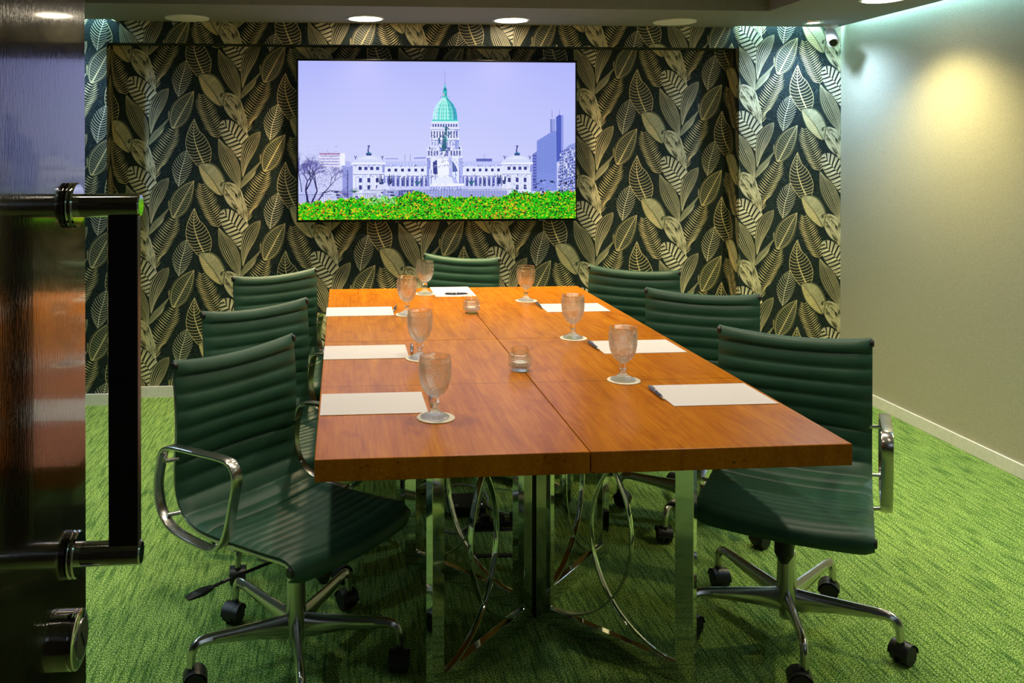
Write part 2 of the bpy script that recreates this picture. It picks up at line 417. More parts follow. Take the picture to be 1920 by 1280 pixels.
strk(21.2, bez((385,770), (440,748), (475,800), 7), 3, 2, LGOLD, 7); strk(21.2, bez((398,776), (440,772), (462,815), 7), 2, 2, GOLD, 5)
# E: pale leaf with dark bands
E_ = leaf(12, [(378,78),(450,170),(535,270),(590,350),(598,450),(582,522)], [(378,78),(352,110),(358,170),(378,240),(420,320),(480,390),(530,460),(582,522)], [(378,78),(430,64),(500,85),(570,140),(640,212),(684,285),(650,330),(606,390),(600,450),(582,522)], (.018, .022, .014), None)
for sd, n, dt in ((1, 11, -.02), (2, 12, .10)):
    for k in range(n):
        t = .015+.975*k/n; wd = .975/n*rnd.uniform(.50, .62)
        a = [at_t(E_[0], t+wd*q) for q in (0, 1)]; e = [at_t(E_[sd], t-dt+wd*q*1.15) for q in (0, 1)]
        m1 = [(a[q]+e[q])/2+np.array([0, (6 if sd == 1 else -3)]) for q in (0, 1)]
        col = vary((.72, .66, .46), .12)
        top = bez(a[0], m1[0], e[0], 6); bot = bez(a[1], m1[1], e[1], 6)
        for i in range(5): P_(12.2, [top[i], top[i+1], bot[i+1], bot[i]], col)
        for z in range(2):
            f = rnd.uniform(.2, .8); p = a[0]*(1-f)+a[1]*f; q = e[0]*(1-f)+e[1]*f; s0 = rnd.uniform(.3, .6)
            strk(12.3, [p*(1-s0)+q*s0, p*.2+q*.8, q], .5, 5, (.03, .03, .02))
strk(12.4, E_[0], 3, 7, (.12, .11, .06))
# F, G: blades with lengthwise lines
def blade(layer, mid, left, right, n, fill, rim, line, base_w=3.2):
    L = leaf(layer, mid, left, right, fill, rim, 6)
    for k in range(-n, n+1):
        u = k/(n+.6); sd = L[1] if u < 0 else L[2]; u = abs(u)
        p = L[0]+(sd-L[0])*u
        strk(layer+.4, p[1:-1][::2], 1.0, 1.6, vary(line, .12), base_w)
blade(14, [(345,268),(425,430),(510,620),(578,822)], [(345,268),(342,360),(352,480),(400,600),(480,720),(578,822)], [(345,268),(410,340),(485,405),(550,520),(580,640),(578,822)], 4, (.016,.024,.014), (.16,.16,.08), LGOLD, 5)
blade(15, [(790,195),(700,345),(640,500),(603,702)], [(790,195),(700,232),(625,315),(590,420),(585,545),(600,702)], [(790,195),(785,275),(742,400),(680,512),(642,592),(603,702)], 3, (.016,.024,.014), (.22,.20,.10), LGOLD, 5.5)
blade(16, [(796,520),(730,640),(650,730),(575,822)], [(796,520),(700,615),(622,690),(582,775),(575,822)], [(796,520),(762,572),(722,682),(642,768),(578,824)], 3, (.16,.16,.09), (.12,.13,.07), (.45,.41,.25), 5)
P_(15.2, [(790,438),(806,470),(806,520),(795,560),(785,520),(782,470)], (.26,.22,.11))
# I: double-rimmed leaf with ladder veins
I = leaf(17, [(1056,228),(985,355),(915,490),(840,632)], [(1056,228),(950,272),(862,340),(812,425),(800,520),(812,600),(840,632)], [(1056,228),(1052,335),(1030,450),(980,560),(905,622),(840,632)], (.030,.042,.026), (.16,.15,.075), 5)
Im = I[0]; Il = Im+(I[1]-Im)*.86; Ir = Im+(I[2]-Im)*.80
strk(17.4, Il, 5, 5, GOLD); strk(17.4, Ir, 5, 5, GOLD)
for sd in (Il, Ir): veins(17.5, Im, sd, 19, .06, 6, 4, (.42,.38,.22), curl=.1)
strk(17.6, Im, 6, 15, GOLD)
LP.sort(key=lambda q: q[0])
layers = sorted(set(int(q[0]) for q in LP)); lay_of = {l: i for i, l in enumerate(layers)}
LPB = [(lay_of[int(l)]*.00012+(l-int(l))*.00015+.0004, p, c, min(a for a, _ in p), max(a for a, _ in p), min(b for _, b in p), max(b for _, b in p)) for l, p, c in LP]
AX, AZ, BZ = .5485, -.2613, .5420
OX, OZ = 1.7445, 2.034
def clip(p, x0, x1, z0, z1):
    for ax, lim, sg in ((0, x0, 1), (0, x1, -1), (1, z0, 1), (1, z1, -1)):
        out = []
        for i in range(len(p)):
            a, b = p[i-1], p[i]; da, db = (a[ax]-lim)*sg, (b[ax]-lim)*sg
            if (da >= 0) != (db >= 0):
                t = da/(da-db); out.append((a[0]+(b[0]-a[0])*t, a[1]+(b[1]-a[1])*t))
            if db >= 0: out.append(b)
        p = out
        if len(p) < 3: return None
    return p
PR = MB(); PCOL = []
def paper(x0, x1, z0, z1, fn, du=0., dz=0.):
    x0 += du; x1 += du; z0 += dz; z1 += dz; f0 = fn
    fn = lambda a, b, e: f0(a-du, b-dz, e)
    for i in range(-9, 6):
        for j in range(-14, 14):
            ox, oz = OX+i*AX, OZ+i*AZ+j*BZ
            if ox > x1+.1 or ox+.65 < x0 or oz-.75 > z1 or oz < z0-.1: continue
            for e, p, c, a0, a1, b0, b1 in LPB:
                if ox+a1 <= x0 or ox+a0 >= x1 or oz+b1 <= z0 or oz+b0 >= z1: continue
                q = [(ox+a, oz+b) for a, b in p]
                if ox+a0 < x0 or ox+a1 > x1 or oz+b0 < z0 or oz+b1 > z1:
                    q = clip(q, x0, x1, z0, z1)
                    if not q: continue
                PR.add([fn(a, b, e) for a, b in q], [tuple(range(len(q)))]); PCOL.append(c)
D = YN-YB
paper(NX0, NX1, 0, NZ, lambda x, z, e: (x, YN-e, z))
paper(NX0-.65, NX0, 0, ZS+.2, lambda x, z, e: (x, YB-e, z), -.109)
paper(NX1, XR, 0, ZS+.2, lambda x, z, e: (x, YB-e, z), .127)
paper(NX0, NX1, NZ, ZS+.02, lambda x, z, e: (x, YB-e, z), 0, .13)
paper(NX0-D, NX0, 0, NZ, lambda x, z, e: (NX0+e, YB+(x-NX0+D), z))
paper(NX1, NX1+D, 0, NZ, lambda x, z, e: (NX1-e, YN-(x-NX1), z))
n_print = len(PR.f)
for a in ((XL-.1, NX0, YB, YN+.1, 0, ZC), (NX1, XR+.1, YB, YN+.1, 0, ZC), (NX0, NX1, YN, YN+.1, 0, ZC), (NX0, NX1, YB, YN, NZ, ZC)):
    PR.box(*a, mi=1)
PCOL += [(0, 0, 0)]*(len(PR.f)-n_print)
struct(PR.build('wall_back', [M['print'], M['ground']], smooth=0, cols=PCOL))
struct(MB().box(XR, XR+.1, YF-.1, YB, 0, ZC).build('wall_right', M['fabric'], smooth=0))
struct(MB().box(XL-.1, XL, YF-.1, YB, 0, ZC).build('wall_left', M['left_bounce_cut'], smooth=0))
g = MB(); g.box(XL, XR, YF-.1, YF, 0, ZC); g.box(DX-.11, DX-.01, YF, .31, 0, ZS)
struct(g.build('wall_front', M['plain'], smooth=0))
def base(name, *b): struct(MB().box(*b).build(name, M['white'], smooth=0, bevel=.002))
base('baseboard_right', XR-.012, XR, YF, YB-.012, 0, .066)
base('baseboard_left', XL, XL+.012, YF, YB-.012, 0, .066)
g = MB(); g.box(XL, NX0, YB-.012, YB, 0, .066); g.box(NX1, XR, YB-.012, YB, 0, .066)
g.box(NX0, NX1, YN-.012, YN, 0, .066); g.box(NX0, NX0+.012, YB-.012, YN-.012, 0, .066); g.box(NX1-.012, NX1, YB-.012, YN-.012, 0, .066)
struct(g.build('baseboard_back', M['white'], smooth=0))

# ------------------------------------------------------------------ ceiling fixtures
def disc_light(name, x, y, z, r, lens, label, cat, group=None):
    t = thing(name, label, cat, (x, y, z), 0, group)
    MB().lathe([(r*.86, -.001), (r*.88, -.006), (r, -.005), (r, 0)], 40, caps=False).build('rim', M['whitep'], t)
    MB().lathe([(r*.86, -.004), (r*.86, -.001)], 40).build('lens', lens, t)
    return t
disc_light('ceiling_downlight', *SOFFIT_LIT[0], ZS, .108, M['warmlens'], 'lit round recessed ceiling light above the left half of the screen', 'ceiling light', 'lit downlights over the screen')
disc_light('ceiling_downlight', *SOFFIT_LIT[1], ZS, .108, M['warmlens'], 'lit round recessed ceiling light above the right half of the screen', 'ceiling light', 'lit downlights over the screen')
for k, (x, y) in enumerate(WASH):
    disc_light('ceiling_downlight', x, y, ZS, .108, M['warmlens'], ['lit round ceiling light near the right wall, in front of the security camera', 'lit round ceiling light near the right wall, closest to the room entrance', 'lit round ceiling light near the left wall, towards the leaf wallpaper', 'lit round ceiling light near the left wall, closest to the entrance'][k], 'ceiling light', 'side downlights')
for k, (x, y) in enumerate(TRAY):
    disc_light('ceiling_spotlight', x, y, ZC, .07, M['warmlens'], 'small lit spotlight in the raised ceiling over the table, ' + ['far left', 'far middle', 'far right', 'middle left', 'centre', 'middle right', 'near left', 'near right'][k] + ' one', 'ceiling light', 'spotlights in the raised ceiling')
for k, (x, y) in enumerate(((-.936, 4.99), (1.903, 4.93))):
    t = thing('ceiling_speaker', ['round white speaker grille in the ceiling above the left end of the niche', 'round white speaker grille in the ceiling above the right end of the niche'][k], 'speaker', (x, y, ZS), 0, 'ceiling speakers')
    MB().lathe([(.110, -.007), (.122, -.006), (.124, 0)], 44, caps=False).build('rim', M['white'], t)
    MB().lathe([(.110, -.007), (.110, -.001)], 44).build('grille', M['white'], t)
for k, (x, y) in enumerate(SMALL):
    t = thing('eyeball_spotlight', ['small lit chrome ringed spotlight beside the security camera', 'small lit chrome ringed spotlight in the far left ceiling corner', 'small lit chrome ringed spotlight midway along the right wall', 'small lit chrome ringed spotlight by the entrance on the right', 'small lit chrome ringed spotlight midway along the left wall'][k], 'ceiling light', (x, y, ZS), 0, 'small perimeter spotlights')
    MB().lathe([(.034, -.002), (.036, -.007), (.060, -.005), (.062, 0)], 36, caps=False).build('trim_ring', M['alu'], t)
    MB().lathe([(.034, -.005), (.034, -.001)], 36).build('lens', M['coollens'], t)
# security camera
t = thing('security_camera', 'white bullet security camera hanging from the ceiling in the right corner', 'camera', (2.90, 5.0, ZS))
MB().lathe([(.038, -.016), (.041, -.012), (.041, 0)], 32).build('mounting_base', M['whitep'], t)
g = MB(); g.cyl((0, 0, -.014), (0, 0, -.040), .014, .012, 16); g.cyl((0, 0, -.036), (-.004, -.01, -.058), .014, .016, 16)
g.build('bracket', M['whitep'], t)
ax = Vector((-.30, -.78, -.52)).normalized(); p0 = Vector((.004, .012, -.052)); p1 = p0+ax*.125
MB().cyl(p0, p1, .029, .031, 28).build('housing', M['whitep'], t)
q = ax.to_track_quat('Z', 'Y').to_matrix()
up = (Vector((0, 0, 1))-ax*ax.z).normalized(); rt = ax.cross(up)
g = MB(); vs = []
for rr, s0 in ((.034, -.01), (.034, .145), (.0365, .145), (.0365, -.01)):
    for k in range(13):
        a = math.radians(-70+140*k/12); vs.append(p0+ax*s0+(up*math.cos(a)+rt*math.sin(a))*rr)
fs = [(r*13+k, r*13+k+1, ((r+1) % 4)*13+k+1, ((r+1) % 4)*13+k) for r in range(4) for k in range(12)]+[(0, 13, 26, 39), (12, 51, 38, 25)]
g.add(vs, fs); g.build('sun_shield', M['whitep'], t)
MB().cyl(p1, p1+ax*.003, .022, .022, 28).build('lens', M['lens'], t)

# ------------------------------------------------------------------ television
def rgb(r, g_, b_):
    f = lambda c: (c/255/12.92) if c/255 <= .04045 else ((c/255+.055)/1.055)**2.4
    return (f(r), f(g_), f(b_))
TV = thing('television', 'large flat wall television showing a domed white building behind green flower beds', 'television', (.5315, 5.2, 1.5525))
TW, TH = 1.705, .970
g = MB(); g.box(-TW/2-.007, TW/2+.007, .002, .05, -TH/2-.010, TH/2+.008)
g.build('casing', M['gloss'], TV, bevel=.003)
MB().box(-.3, .3, .045, .075, -.2, .2).build('wall_mount', M['blackmetal'], TV)
g = MB(); cols = []
def sc(x, y): return ((x-955)/1774*(TW-.008), (630-y)/1016*(TH-.012))
zl = [0]
def poly(pts, col, lay=None):
    if lay is None: zl[0] += 1
    q = [sc(min(max(x, 68), 1842), min(max(y, 122), 1138)) for x, y in pts]
    e = .0006+(zl[0] if lay is None else lay)*.0000012
    g.add([(x, .002-e, z) for x, z in q], [tuple(range(len(q)))]); cols.append(col)
def rect(x0, y0, x1, y1, col): poly([(x0, y0), (x1, y0), (x1, y1), (x0, y1)], col)
def line(pts, w0, w1, col):
    n = len(pts)-1
    for i in range(n):
        (ax_, ay), (bx, by) = pts[i], pts[i+1]; dx, dy = bx-ax_, by-ay; L = math.hypot(dx, dy)+1e-6; nx, ny = -dy/L, dx/L
        a = (w0+(w1-w0)*i/n)/2; b = (w0+(w1-w0)*(i+1)/n)/2
        poly([(ax_+nx*a, ay+ny*a), (bx+nx*b, by+ny*b), (bx-nx*b, by-ny*b), (ax_-nx*a, ay-ny*a)], col)
# sky with soft bands
NXs, NYs = 24, 20
for i in range(NXs):
    for j in range(NYs):
        u, v = (i+.5)/NXs, (j+.5)/NYs
        k = .5+.5*math.sin(u*3+v*2); e = min(u, 1-u, v)
        c = rgb(174+8*k+38*v, 179+8*k+38*v, 252)
        rect(68+1774*i/NXs, 122+1016*j/NYs, 68+1774*(i+1)/NXs, 122+1016*(j+1)/NYs, c)
WH = rgb(236, 240, 255); LB = rgb(205, 212, 252); MBL = rgb(140, 150, 220); DB = rgb(52, 62, 140); VD = rgb(24, 28, 74); TE = rgb(70, 205, 200); TL = rgb(140, 240, 225); TD = rgb(20, 140, 160)
def jit(c, a=.12): k = 1+rnd.uniform(-a, a); return tuple(min(1, x*k) for x in c)
def windows(x0, x1, y0, y1, n, col=DB, fr=.5, m=1):
    for r in range(m):
        ya = y0+(y1-y0)*r/m; yb = ya+(y1-y0)/m*.62
        for k in range(n):
            cx = x0+(x1-x0)*(k+.5)/n; w_ = (x1-x0)/n*fr/2
            rect(cx-w_-1.5, ya-2, cx+w_+1.5, yb+1, WH); rect(cx-w_, ya, cx+w_, yb, jit(col, .3))
# distant blocks, left
rect(68, 780, 200, 1060, rgb(190, 196, 245)); rect(200, 712, 362, 800, rgb(228, 226, 250)); rect(200, 712, 330, 722, rgb(170, 120, 170))
for k in range(4): rect(206, 728+k*18, 325, 734+k*18, rgb(150, 150, 215))
rect(330, 716, 362, 792, rgb(240, 242, 255)); rect(340, 792, 410, 1000, rgb(150, 158, 225)); rect(362, 765, 395, 800, rgb(178, 184, 240))
rect(180, 800, 345, 1000, rgb(205, 210, 250))
# right towers
rect(1678, 490, 1712, 620, rgb(120, 132, 205)); rect(1690, 490, 1712, 620, rgb(150, 160, 228))
poly([(1592, 632), (1700, 565), (1722, 570), (1722, 960), (1592, 960)], rgb(128, 146, 225))
for k in range(11): line([(1592+11.5*k, 634-7*k), (1592+11.5*k, 840)], 1.5, 1.5, rgb(90, 108, 200))
for k in range(14): line([(1592, 660+20*k), (1720, 612+22*k)], 1.2, 1.2, rgb(100, 118, 205))
poly([(1716, 478), (1735, 462), (1750, 466), (1755, 760), (1720, 770)], rgb(74, 92, 190))
rect(1750, 464, 1842, 760, rgb(186, 194, 250)); rect(1750, 464, 1764, 740, rgb(140, 152, 232))
poly([(1738, 760), (1760, 700), (1800, 660), (1842, 645), (1842, 985), (1725, 985)], rgb(140, 152, 222))
poly([(1562, 720), (1592, 700), (1592, 960), (1562, 960)], rgb(120, 130, 205))
for r in range(15):
    for k in range(8):
        x = 1742+13*k+rnd.uniform(-2, 2); y = 700+r*19-k*4
        if y > 672: rect(x, y, x+7, y+10, jit(rgb(50, 62, 150) if rnd.random() < .7 else WH, .3)); rect(x-1, y+12, x+10, y+14, jit(LB))
for r in range(12): rect(1566, 725+r*19, 1588, 734+r*19, jit(rgb(70, 82, 175)))
for k in range(60): rect(*(lambda x, y: (x, y, x+rnd.uniform(4, 16), y+rnd.uniform(4, 14)))(rnd.uniform(1565, 1830), rnd.uniform(885, 965)), jit(VD if k % 3 else MBL, .4))
# long building, wings
def wing(x0, x1):
    poly([(x0, 800), (x0+10, 765), (x1-6, 765), (x1, 800)], rgb(186, 194, 248))
    for k in range(14): line([(x0+10+(x1-x0-16)*k/13, 767), (x0+(x1-x0)*k/13, 798)], 1.2, 1.2, WH)
    rect(x0, 798, x1, 850, rgb(226, 232, 255)); windows(x0+12, x1-6, 812, 843, 6, DB, .42)
    rect(x0, 848, x1, 858, WH); rect(x0, 858, x1, 862, MBL)
    rect(x0, 862, x1, 950, rgb(112, 120, 190))
    for k in range(9):
        x = x0+(x1-x0)*(k+.5)/9; rect(x-6, 866, x+6, 948, rgb(216, 222, 254)); rect(x+3, 866, x+6, 948, MBL); rect(x-8, 864, x+8, 870, WH)
        rect(x+9, 885, x+16, 925, jit(DB, .3))
    rect(x0, 926, x1, 950, rgb(200, 206, 250))
wing(608, 880); wing(1112, 1368)
line([(615, 748), (700, 748)], 5, 5, rgb(130, 140, 215)); line([(800, 745), (875, 742)], 7, 7, rgb(120, 130, 210)); rect(1198, 748, 1300, 766, rgb(90, 100, 185))
for x in (741, 775, 1250, 1690, 1738): line([(x, 720 if x < 1400 else 430), (x, 765 if x < 1400 else 480)], 2, 2, DB)
# end pavilions
def pavilion(x0, x1):
    w_ = x1-x0; cx = (x0+x1)/2
    rect(x0, 780, x1, 970, rgb(222, 228, 255)); rect(x0+w_*.93, 790, x1, 970, MBL)
    rect(x0-6, 772, x1+6, 786, WH); rect(x0-2, 786, x1+2, 790, MBL)
    rect(x0+8, 752, x1-8, 772, rgb(196, 204, 250))
    for k in range(16): rect(x0+10+(w_-20)*k/16, 754, x0+14+(w_-20)*k/16, 770, WH)
    poly([(x0+20, 752), (cx-34, 728), (cx+34, 728), (x1-20, 752)], rgb(232, 238, 255))
    for k in range(10): line([(cx-30+6.6*k, 730), (x0+24+(w_-48)*k/9, 751)], 1.3, 1.3, MBL)
    rect(cx-17, 712, cx+17, 728, DB); rect(cx-12, 708, cx+12, 716, TD)
    line([(cx-2, 712), (cx-5, 690), (cx+2, 672)], 9, 6, DB); line([(cx, 672), (cx+8, 664)], 5, 4, DB); line([(cx-8, 664), (cx-2, 676)], 4, 4, DB); rect(cx-3, 660, cx+3, 668, DB)
    for s_ in (x0+16, x1-14): line([(s_-9, 730), (s_, 740), (s_, 752)], 4, 6, DB); line([(s_+9, 730), (s_, 740)], 4, 4, DB)
    windows(x0+26, x1-26, 800, 834, 4, DB, .55)
    rect(x0, 838, x1, 846, WH); rect(x0, 846, x1, 850, MBL)
    for k in range(5):
        x = x0+10+(w_-20)*k/4; rect(x-5, 852, x+5, 968, rgb(240, 243, 255)); rect(x+3, 852, x+5, 968, MBL)
    windows(x0+20, x1-20, 872, 965, 3, DB, .35, 2)
pavilion(412, 612); pavilion(1366, 1560)
# centre block, drum, dome
rect(882, 735, 1112, 950, rgb(226, 232, 255)); rect(882, 735, 905, 950, MBL); rect(1085, 735, 1112, 950, rgb(170, 178, 240))
poly([(905, 800), (995, 770), (1085, 800), (1085, 812), (905, 812)], WH)
for k in range(8): rect(898+26*k, 815, 905+26*k, 940, rgb(240, 244, 255)); rect(905+26*k, 820, 912+26*k, 940, jit(MBL))
rect(884, 690, 1106, 738, rgb(206, 212, 250)); rect(880, 684, 1110, 692, WH); rect(880, 734, 1112, 742, WH)
for k in range(12): rect(890+18*k, 697, 898+18*k, 728, jit(DB, .25))
rect(890, 668, 950, 690, WH); rect(1044, 668, 1102, 690, WH)
for x in (900, 918, 936, 1054, 1072, 1090): rect(x-5, 672, x+5, 688, DB)
poly([(898, 668), (920, 648), (945, 668)], rgb(206, 212, 250)); poly([(1046, 668), (1072, 648), (1096, 668)], rgb(206, 212, 250))
rect(903, 550, 1086, 684, rgb(214, 220, 252)); rect(1060, 550, 1086, 684, rgb(160, 170, 235))
for k in range(10): rect(908+18*k, 570, 915+18*k, 615, jit(DB, .2)); rect(916+18*k, 566, 922+18*k, 618, WH)
rect(900, 616, 1090, 626, WH); rect(905, 626, 1086, 632, MBL)
for k in range(9): rect(912+19*k, 640, 920+19*k, 664, jit(MBL, .2))
rect(900, 546, 1090, 556, WH); rect(898, 556, 1092, 560, MBL)
rect(912, 518, 1082, 546, rgb(206, 212, 250))
for k in range(10): rect(918+16.5*k, 524, 926+16.5*k, 542, jit(DB, .25))
rect(908, 512, 1084, 519, WH)
DM = [(918, 505), (918, 470), (926, 430), (944, 395), (968, 368), (985, 352)]
def dx(y, s_):
    ys = [p[1] for p in DM][::-1]; xs = [p[0] for p in DM][::-1]; return 997+s_*(997-np.interp(y, ys, xs))
NB = 18
for k in range(NB):
    u0, u1 = -1+2*k/NB, -1+2*(k+1)/NB
    sh = [rgb(120, 235, 225), rgb(85, 220, 208), rgb(160, 245, 235)][k % 3] if k > 3 else [rgb(190, 240, 250), rgb(150, 220, 235)][k % 2]
    if k > 14: sh = rgb(60, 170, 200)
    ys = np.linspace(352, 508, 13)
    for a, b in zip(ys[:-1], ys[1:]): poly([(997+u0*(dx(a, 1)-997), a), (997+u1*(dx(a, 1)-997), a), (997+u1*(dx(b, 1)-997), b), (997+u0*(dx(b, 1)-997), b)], jit(sh, .08))
for k in range(1, 10):
    u = -1+2*k/10; line([(997+u*(dx(y, 1)-997), y) for y in np.linspace(356, 506, 9)], 2.5, 3, TD if k > 6 else rgb(215, 250, 250))
    for y in (400, 425, 450, 472): rect(997+u*(dx(y, 1)-997)+6, y, 997+u*(dx(y, 1)-997)+10, y+7, TD)
rect(914, 496, 1080, 506, TE); rect(912, 505, 1082, 513, rgb(200, 240, 250))
rect(984, 318, 1010, 352, TD); rect(978, 346, 1016, 354, TE); rect(988, 322, 993, 346, WH); rect(1000, 322, 1005, 346, TE); rect(982, 312, 1012, 320, TE)
poly([(985, 312), (990, 290), (1006, 290), (1010, 312)], TD); poly([(990, 290), (997, 255), (1003, 290)], TE); line([(997, 270), (996, 175)], 3, 1.5, rgb(120, 130, 210))
line([(974, 354), (966, 346)], 3, 3, TD); line([(1020, 354), (1028, 346)], 3, 3, TD)
# monument in front
poly([(952, 735), (1040, 735), (1044, 870), (948, 870)], rgb(240, 244, 255)); poly([(1022, 735), (1040, 735), (1044, 870), (1024, 870)], rgb(178, 186, 242))
rect(958, 700, 1034, 740, rgb(210, 216, 250))
for k in range(26): poly([(lambda x, y: (x, y))(rnd.uniform(955, 1035), rnd.uniform(655, 740)) for _ in range(3)], jit(rgb(110, 120, 195) if k % 2 else WH, .3))
line([(990, 700), (992, 640), (1000, 590), (1006, 540)], 34, 12, rgb(40, 100, 130)); line([(965, 650), (958, 615), (975, 600)], 12, 8, rgb(40, 90, 140)); line([(1015, 600), (1035, 575)], 12, 8, rgb(40, 110, 140)); line([(1000, 545), (980, 540)], 6, 5, TD); line([(1008, 545), (1028, 560)], 7, 5, rgb(40, 100, 130)); line([(1000, 600), (1014, 640)], 6, 10, rgb(90, 190, 190))
poly([(920, 770), (945, 755), (950, 850), (922, 846)], rgb(50, 62, 140)); poly([(1042, 760), (1065, 790), (1080, 830), (1046, 835)], rgb(80, 100, 170))
poly([(940, 868), (1060, 868), (1095, 925), (920, 925)], rgb(228, 234, 255)); poly([(1040, 868), (1060, 868), (1095, 925), (1060, 925)], rgb(184, 192, 246))
rect(905, 908, 1120, 930, rgb(240, 243, 255)); rect(800, 926, 1160, 1000, rgb(190, 197, 246))
for k in range(12): rect(905+17*k, 932, 912+17*k, 985, jit(MBL, .2))
poly([(550, 960), (575, 905), (630, 905), (650, 960), (690, 1000), (520, 1000)], rgb(216, 222, 253)); poly([(1368, 1000), (1376, 905), (1420, 905), (1440, 1000)], rgb(228, 232, 255))
for cx in (592, 650, 1345, 1385):
    for k in range(6): line([(cx+rnd.uniform(-12, 12), 912), (cx+rnd.uniform(-16, 16), rnd.uniform(845, 890))], 9, 4, jit(rgb(44, 60, 120), .3))
for cx in (738, 1245):
    line([(cx, 860), (cx, 925)], 4, 5, VD)
    for q in (-14, 0, 14): rect(cx+q-4, 848+abs(q)*.6, cx+q+4, 862+abs(q)*.6, WH)
poly([(800, 890), (820, 905), (850, 880), (830, 915), (812, 915)], rgb(40, 110, 130)); poly([(1145, 885), (1165, 900), (1195, 885), (1172, 915), (1158, 915)], rgb(40, 110, 130))
rect(600, 955, 1400, 1005, rgb(160, 168, 228)); rect(700, 950, 800, 1000, rgb(90, 100, 170))
for k in range(110): line([(480+k*9, 950), (480+k*9, 1005)], 1.4, 1.4, VD if k % 2 else MBL)
line([(480, 952), (1470, 948)], 2, 2, VD)
for k in range(50): rect(*(lambda x, y: (x, y, x+rnd.uniform(6, 30), y+rnd.uniform(3, 12)))(rnd.uniform(180, 1000), rnd.uniform(955, 1000)), jit(rgb(60, 70, 140) if k % 2 else LB, .4))
# fine grain of balconies, cornices and street life
for k in range(900):
    x = rnd.uniform(415, 1558); y = rnd.choice([rnd.uniform(786, 800), rnd.uniform(846, 866), rnd.uniform(905, 950), rnd.uniform(740, 775)])
    if y < 786 and not (880 < x < 1112): continue
    w_ = rnd.uniform(2, 7); h_ = rnd.uniform(2, 7); rect(x, y, x+w_, y+h_, jit(rnd.choice([MBL, LB, WH, DB, MBL]), .2))
for k in range(260):
    x = rnd.uniform(1728, 1838); y = rnd.uniform(690, 960); w_ = rnd.uniform(3, 10)
    if y > 760-(x-1738)*1.0: rect(x, y, x+w_, y+rnd.uniform(2, 9), jit(rnd.choice([DB, WH, MBL, VD, LB]), .3))
for k in range(240):
    x = rnd.uniform(905, 1090); y = rnd.uniform(560, 740); w_ = rnd.uniform(2, 5)
    if abs(x-997) < 88+(y > 684)*14: rect(x, y, x+w_, y+rnd.uniform(2, 7), jit(rnd.choice([MBL, WH, LB, DB]), .2))
for k in range(420):
    x = rnd.gauss(210, 75); y = rnd.gauss(840, 75)
    if 70 < x < 370 and 660 < y < 1000: line([(x, y), (x+rnd.uniform(-16, 16), y+rnd.uniform(-14, 8))], 1.8, 1, jit(rgb(110, 104, 175), .25))
# bare tree, left
def tree(x, y, a, L, w_, d):
    if d == 0 or L < 3: return
    x2, y2 = x+math.cos(a)*L, y-math.sin(a)*L
    if x2 < 70: x2 = 70
    line([(x, y), ((x+x2)/2+rnd.uniform(-3, 3), (y+y2)/2), (x2, y2)], w_, w_*.7, jit(rgb(48, 44, 96) if d > 3 else rgb(92, 88, 160), .25))
    for _ in range(2 if d > 5 else 3): tree(x2, y2, a+rnd.uniform(-.75, .75), L*rnd.uniform(.62, .85), w_*.66, d-1)
tree(130, 1035, 1.75, 85, 15, 7); tree(150, 1035, 1.15, 90, 12, 7); tree(185, 1030, 1.0, 75, 10, 7); tree(90, 960, 1.7, 75, 6, 6)
for k in range(40): line([(70+k*12, 975), (70+k*12, 1030)], 1.5, 1.5, rgb(60, 66, 140))
line([(70, 978), (560, 972)], 2, 2, DB); line([(378, 820), (378, 1005)], 5, 6, rgb(60, 60, 120))
for k in range(9): line([(420, 965), (420+34*math.cos(.3+k*.32), 965-30*math.sin(.3+k*.32))], 4, 2, rgb(20, 90, 80))
# flower bed
def bedtop(x): return np.interp(x, [68, 300, 420, 560, 700, 760, 800, 850, 900, 1000, 1150, 1380, 1430, 1560, 1700, 1842], [1040, 1018, 1004, 1002, 1000, 975, 960, 965, 1000, 1002, 1000, 1002, 965, 975, 968, 965])+6*math.sin(x*.09)
xs = list(range(68, 1850, 12))
for a, b in zip(xs[:-1], xs[1:]): poly([(a, bedtop(a)), (b, bedtop(b)), (b, 1138), (a, 1138)], rgb(14, 120, 20))
for k in range(11000):
    x = rnd.uniform(66, 1842); top = bedtop(x)-10; y = top+(1142-top)*rnd.random()**.85; s_ = rnd.uniform(3.5, 9)
    u = rnd.random(); f = math.sin(x*.021+2)*math.cos(y*.05+x*.01); cl = math.sin(x*.11+3*math.sin(y*.07))*math.sin(y*.13+2*math.sin(x*.05)); u = min(.999, max(0, u+.22*cl-.04))
    if u < .36-.08*f: c = rgb(30, 190, 20)
    elif u < .48: c = rgb(10, 80, 20)
    elif u < .58: c = rgb(4, 34, 24)
    elif u < .78: c = rgb(90, 225, 20)
    elif u < .93 and f > -.6: c = rgb(225, 225, 30)
    elif u < .98: c = rgb(240, 170, 30)
    else: c = rgb(210, 110, 40)
    if 480 < x < 680 and y < 1040 and rnd.random() < .5: c = rgb(150, 225, 130)
    a = rnd.uniform(0, PI)
    poly([(x+s_*math.cos(a+q*PI*2/5)*rnd.uniform(.5, 1.1), y+s_*.8*math.sin(a+q*PI*2/5)*rnd.uniform(.5, 1.1)) for q in range(5)], jit(c, .2))
g.build('screen', M['screen'], TV, smooth=0, cols=cols)
MB().box(.62, .66, -.001, .003, -TH/2-.0045, -TH/2-.001).build('status_light', M['steel'], TV)

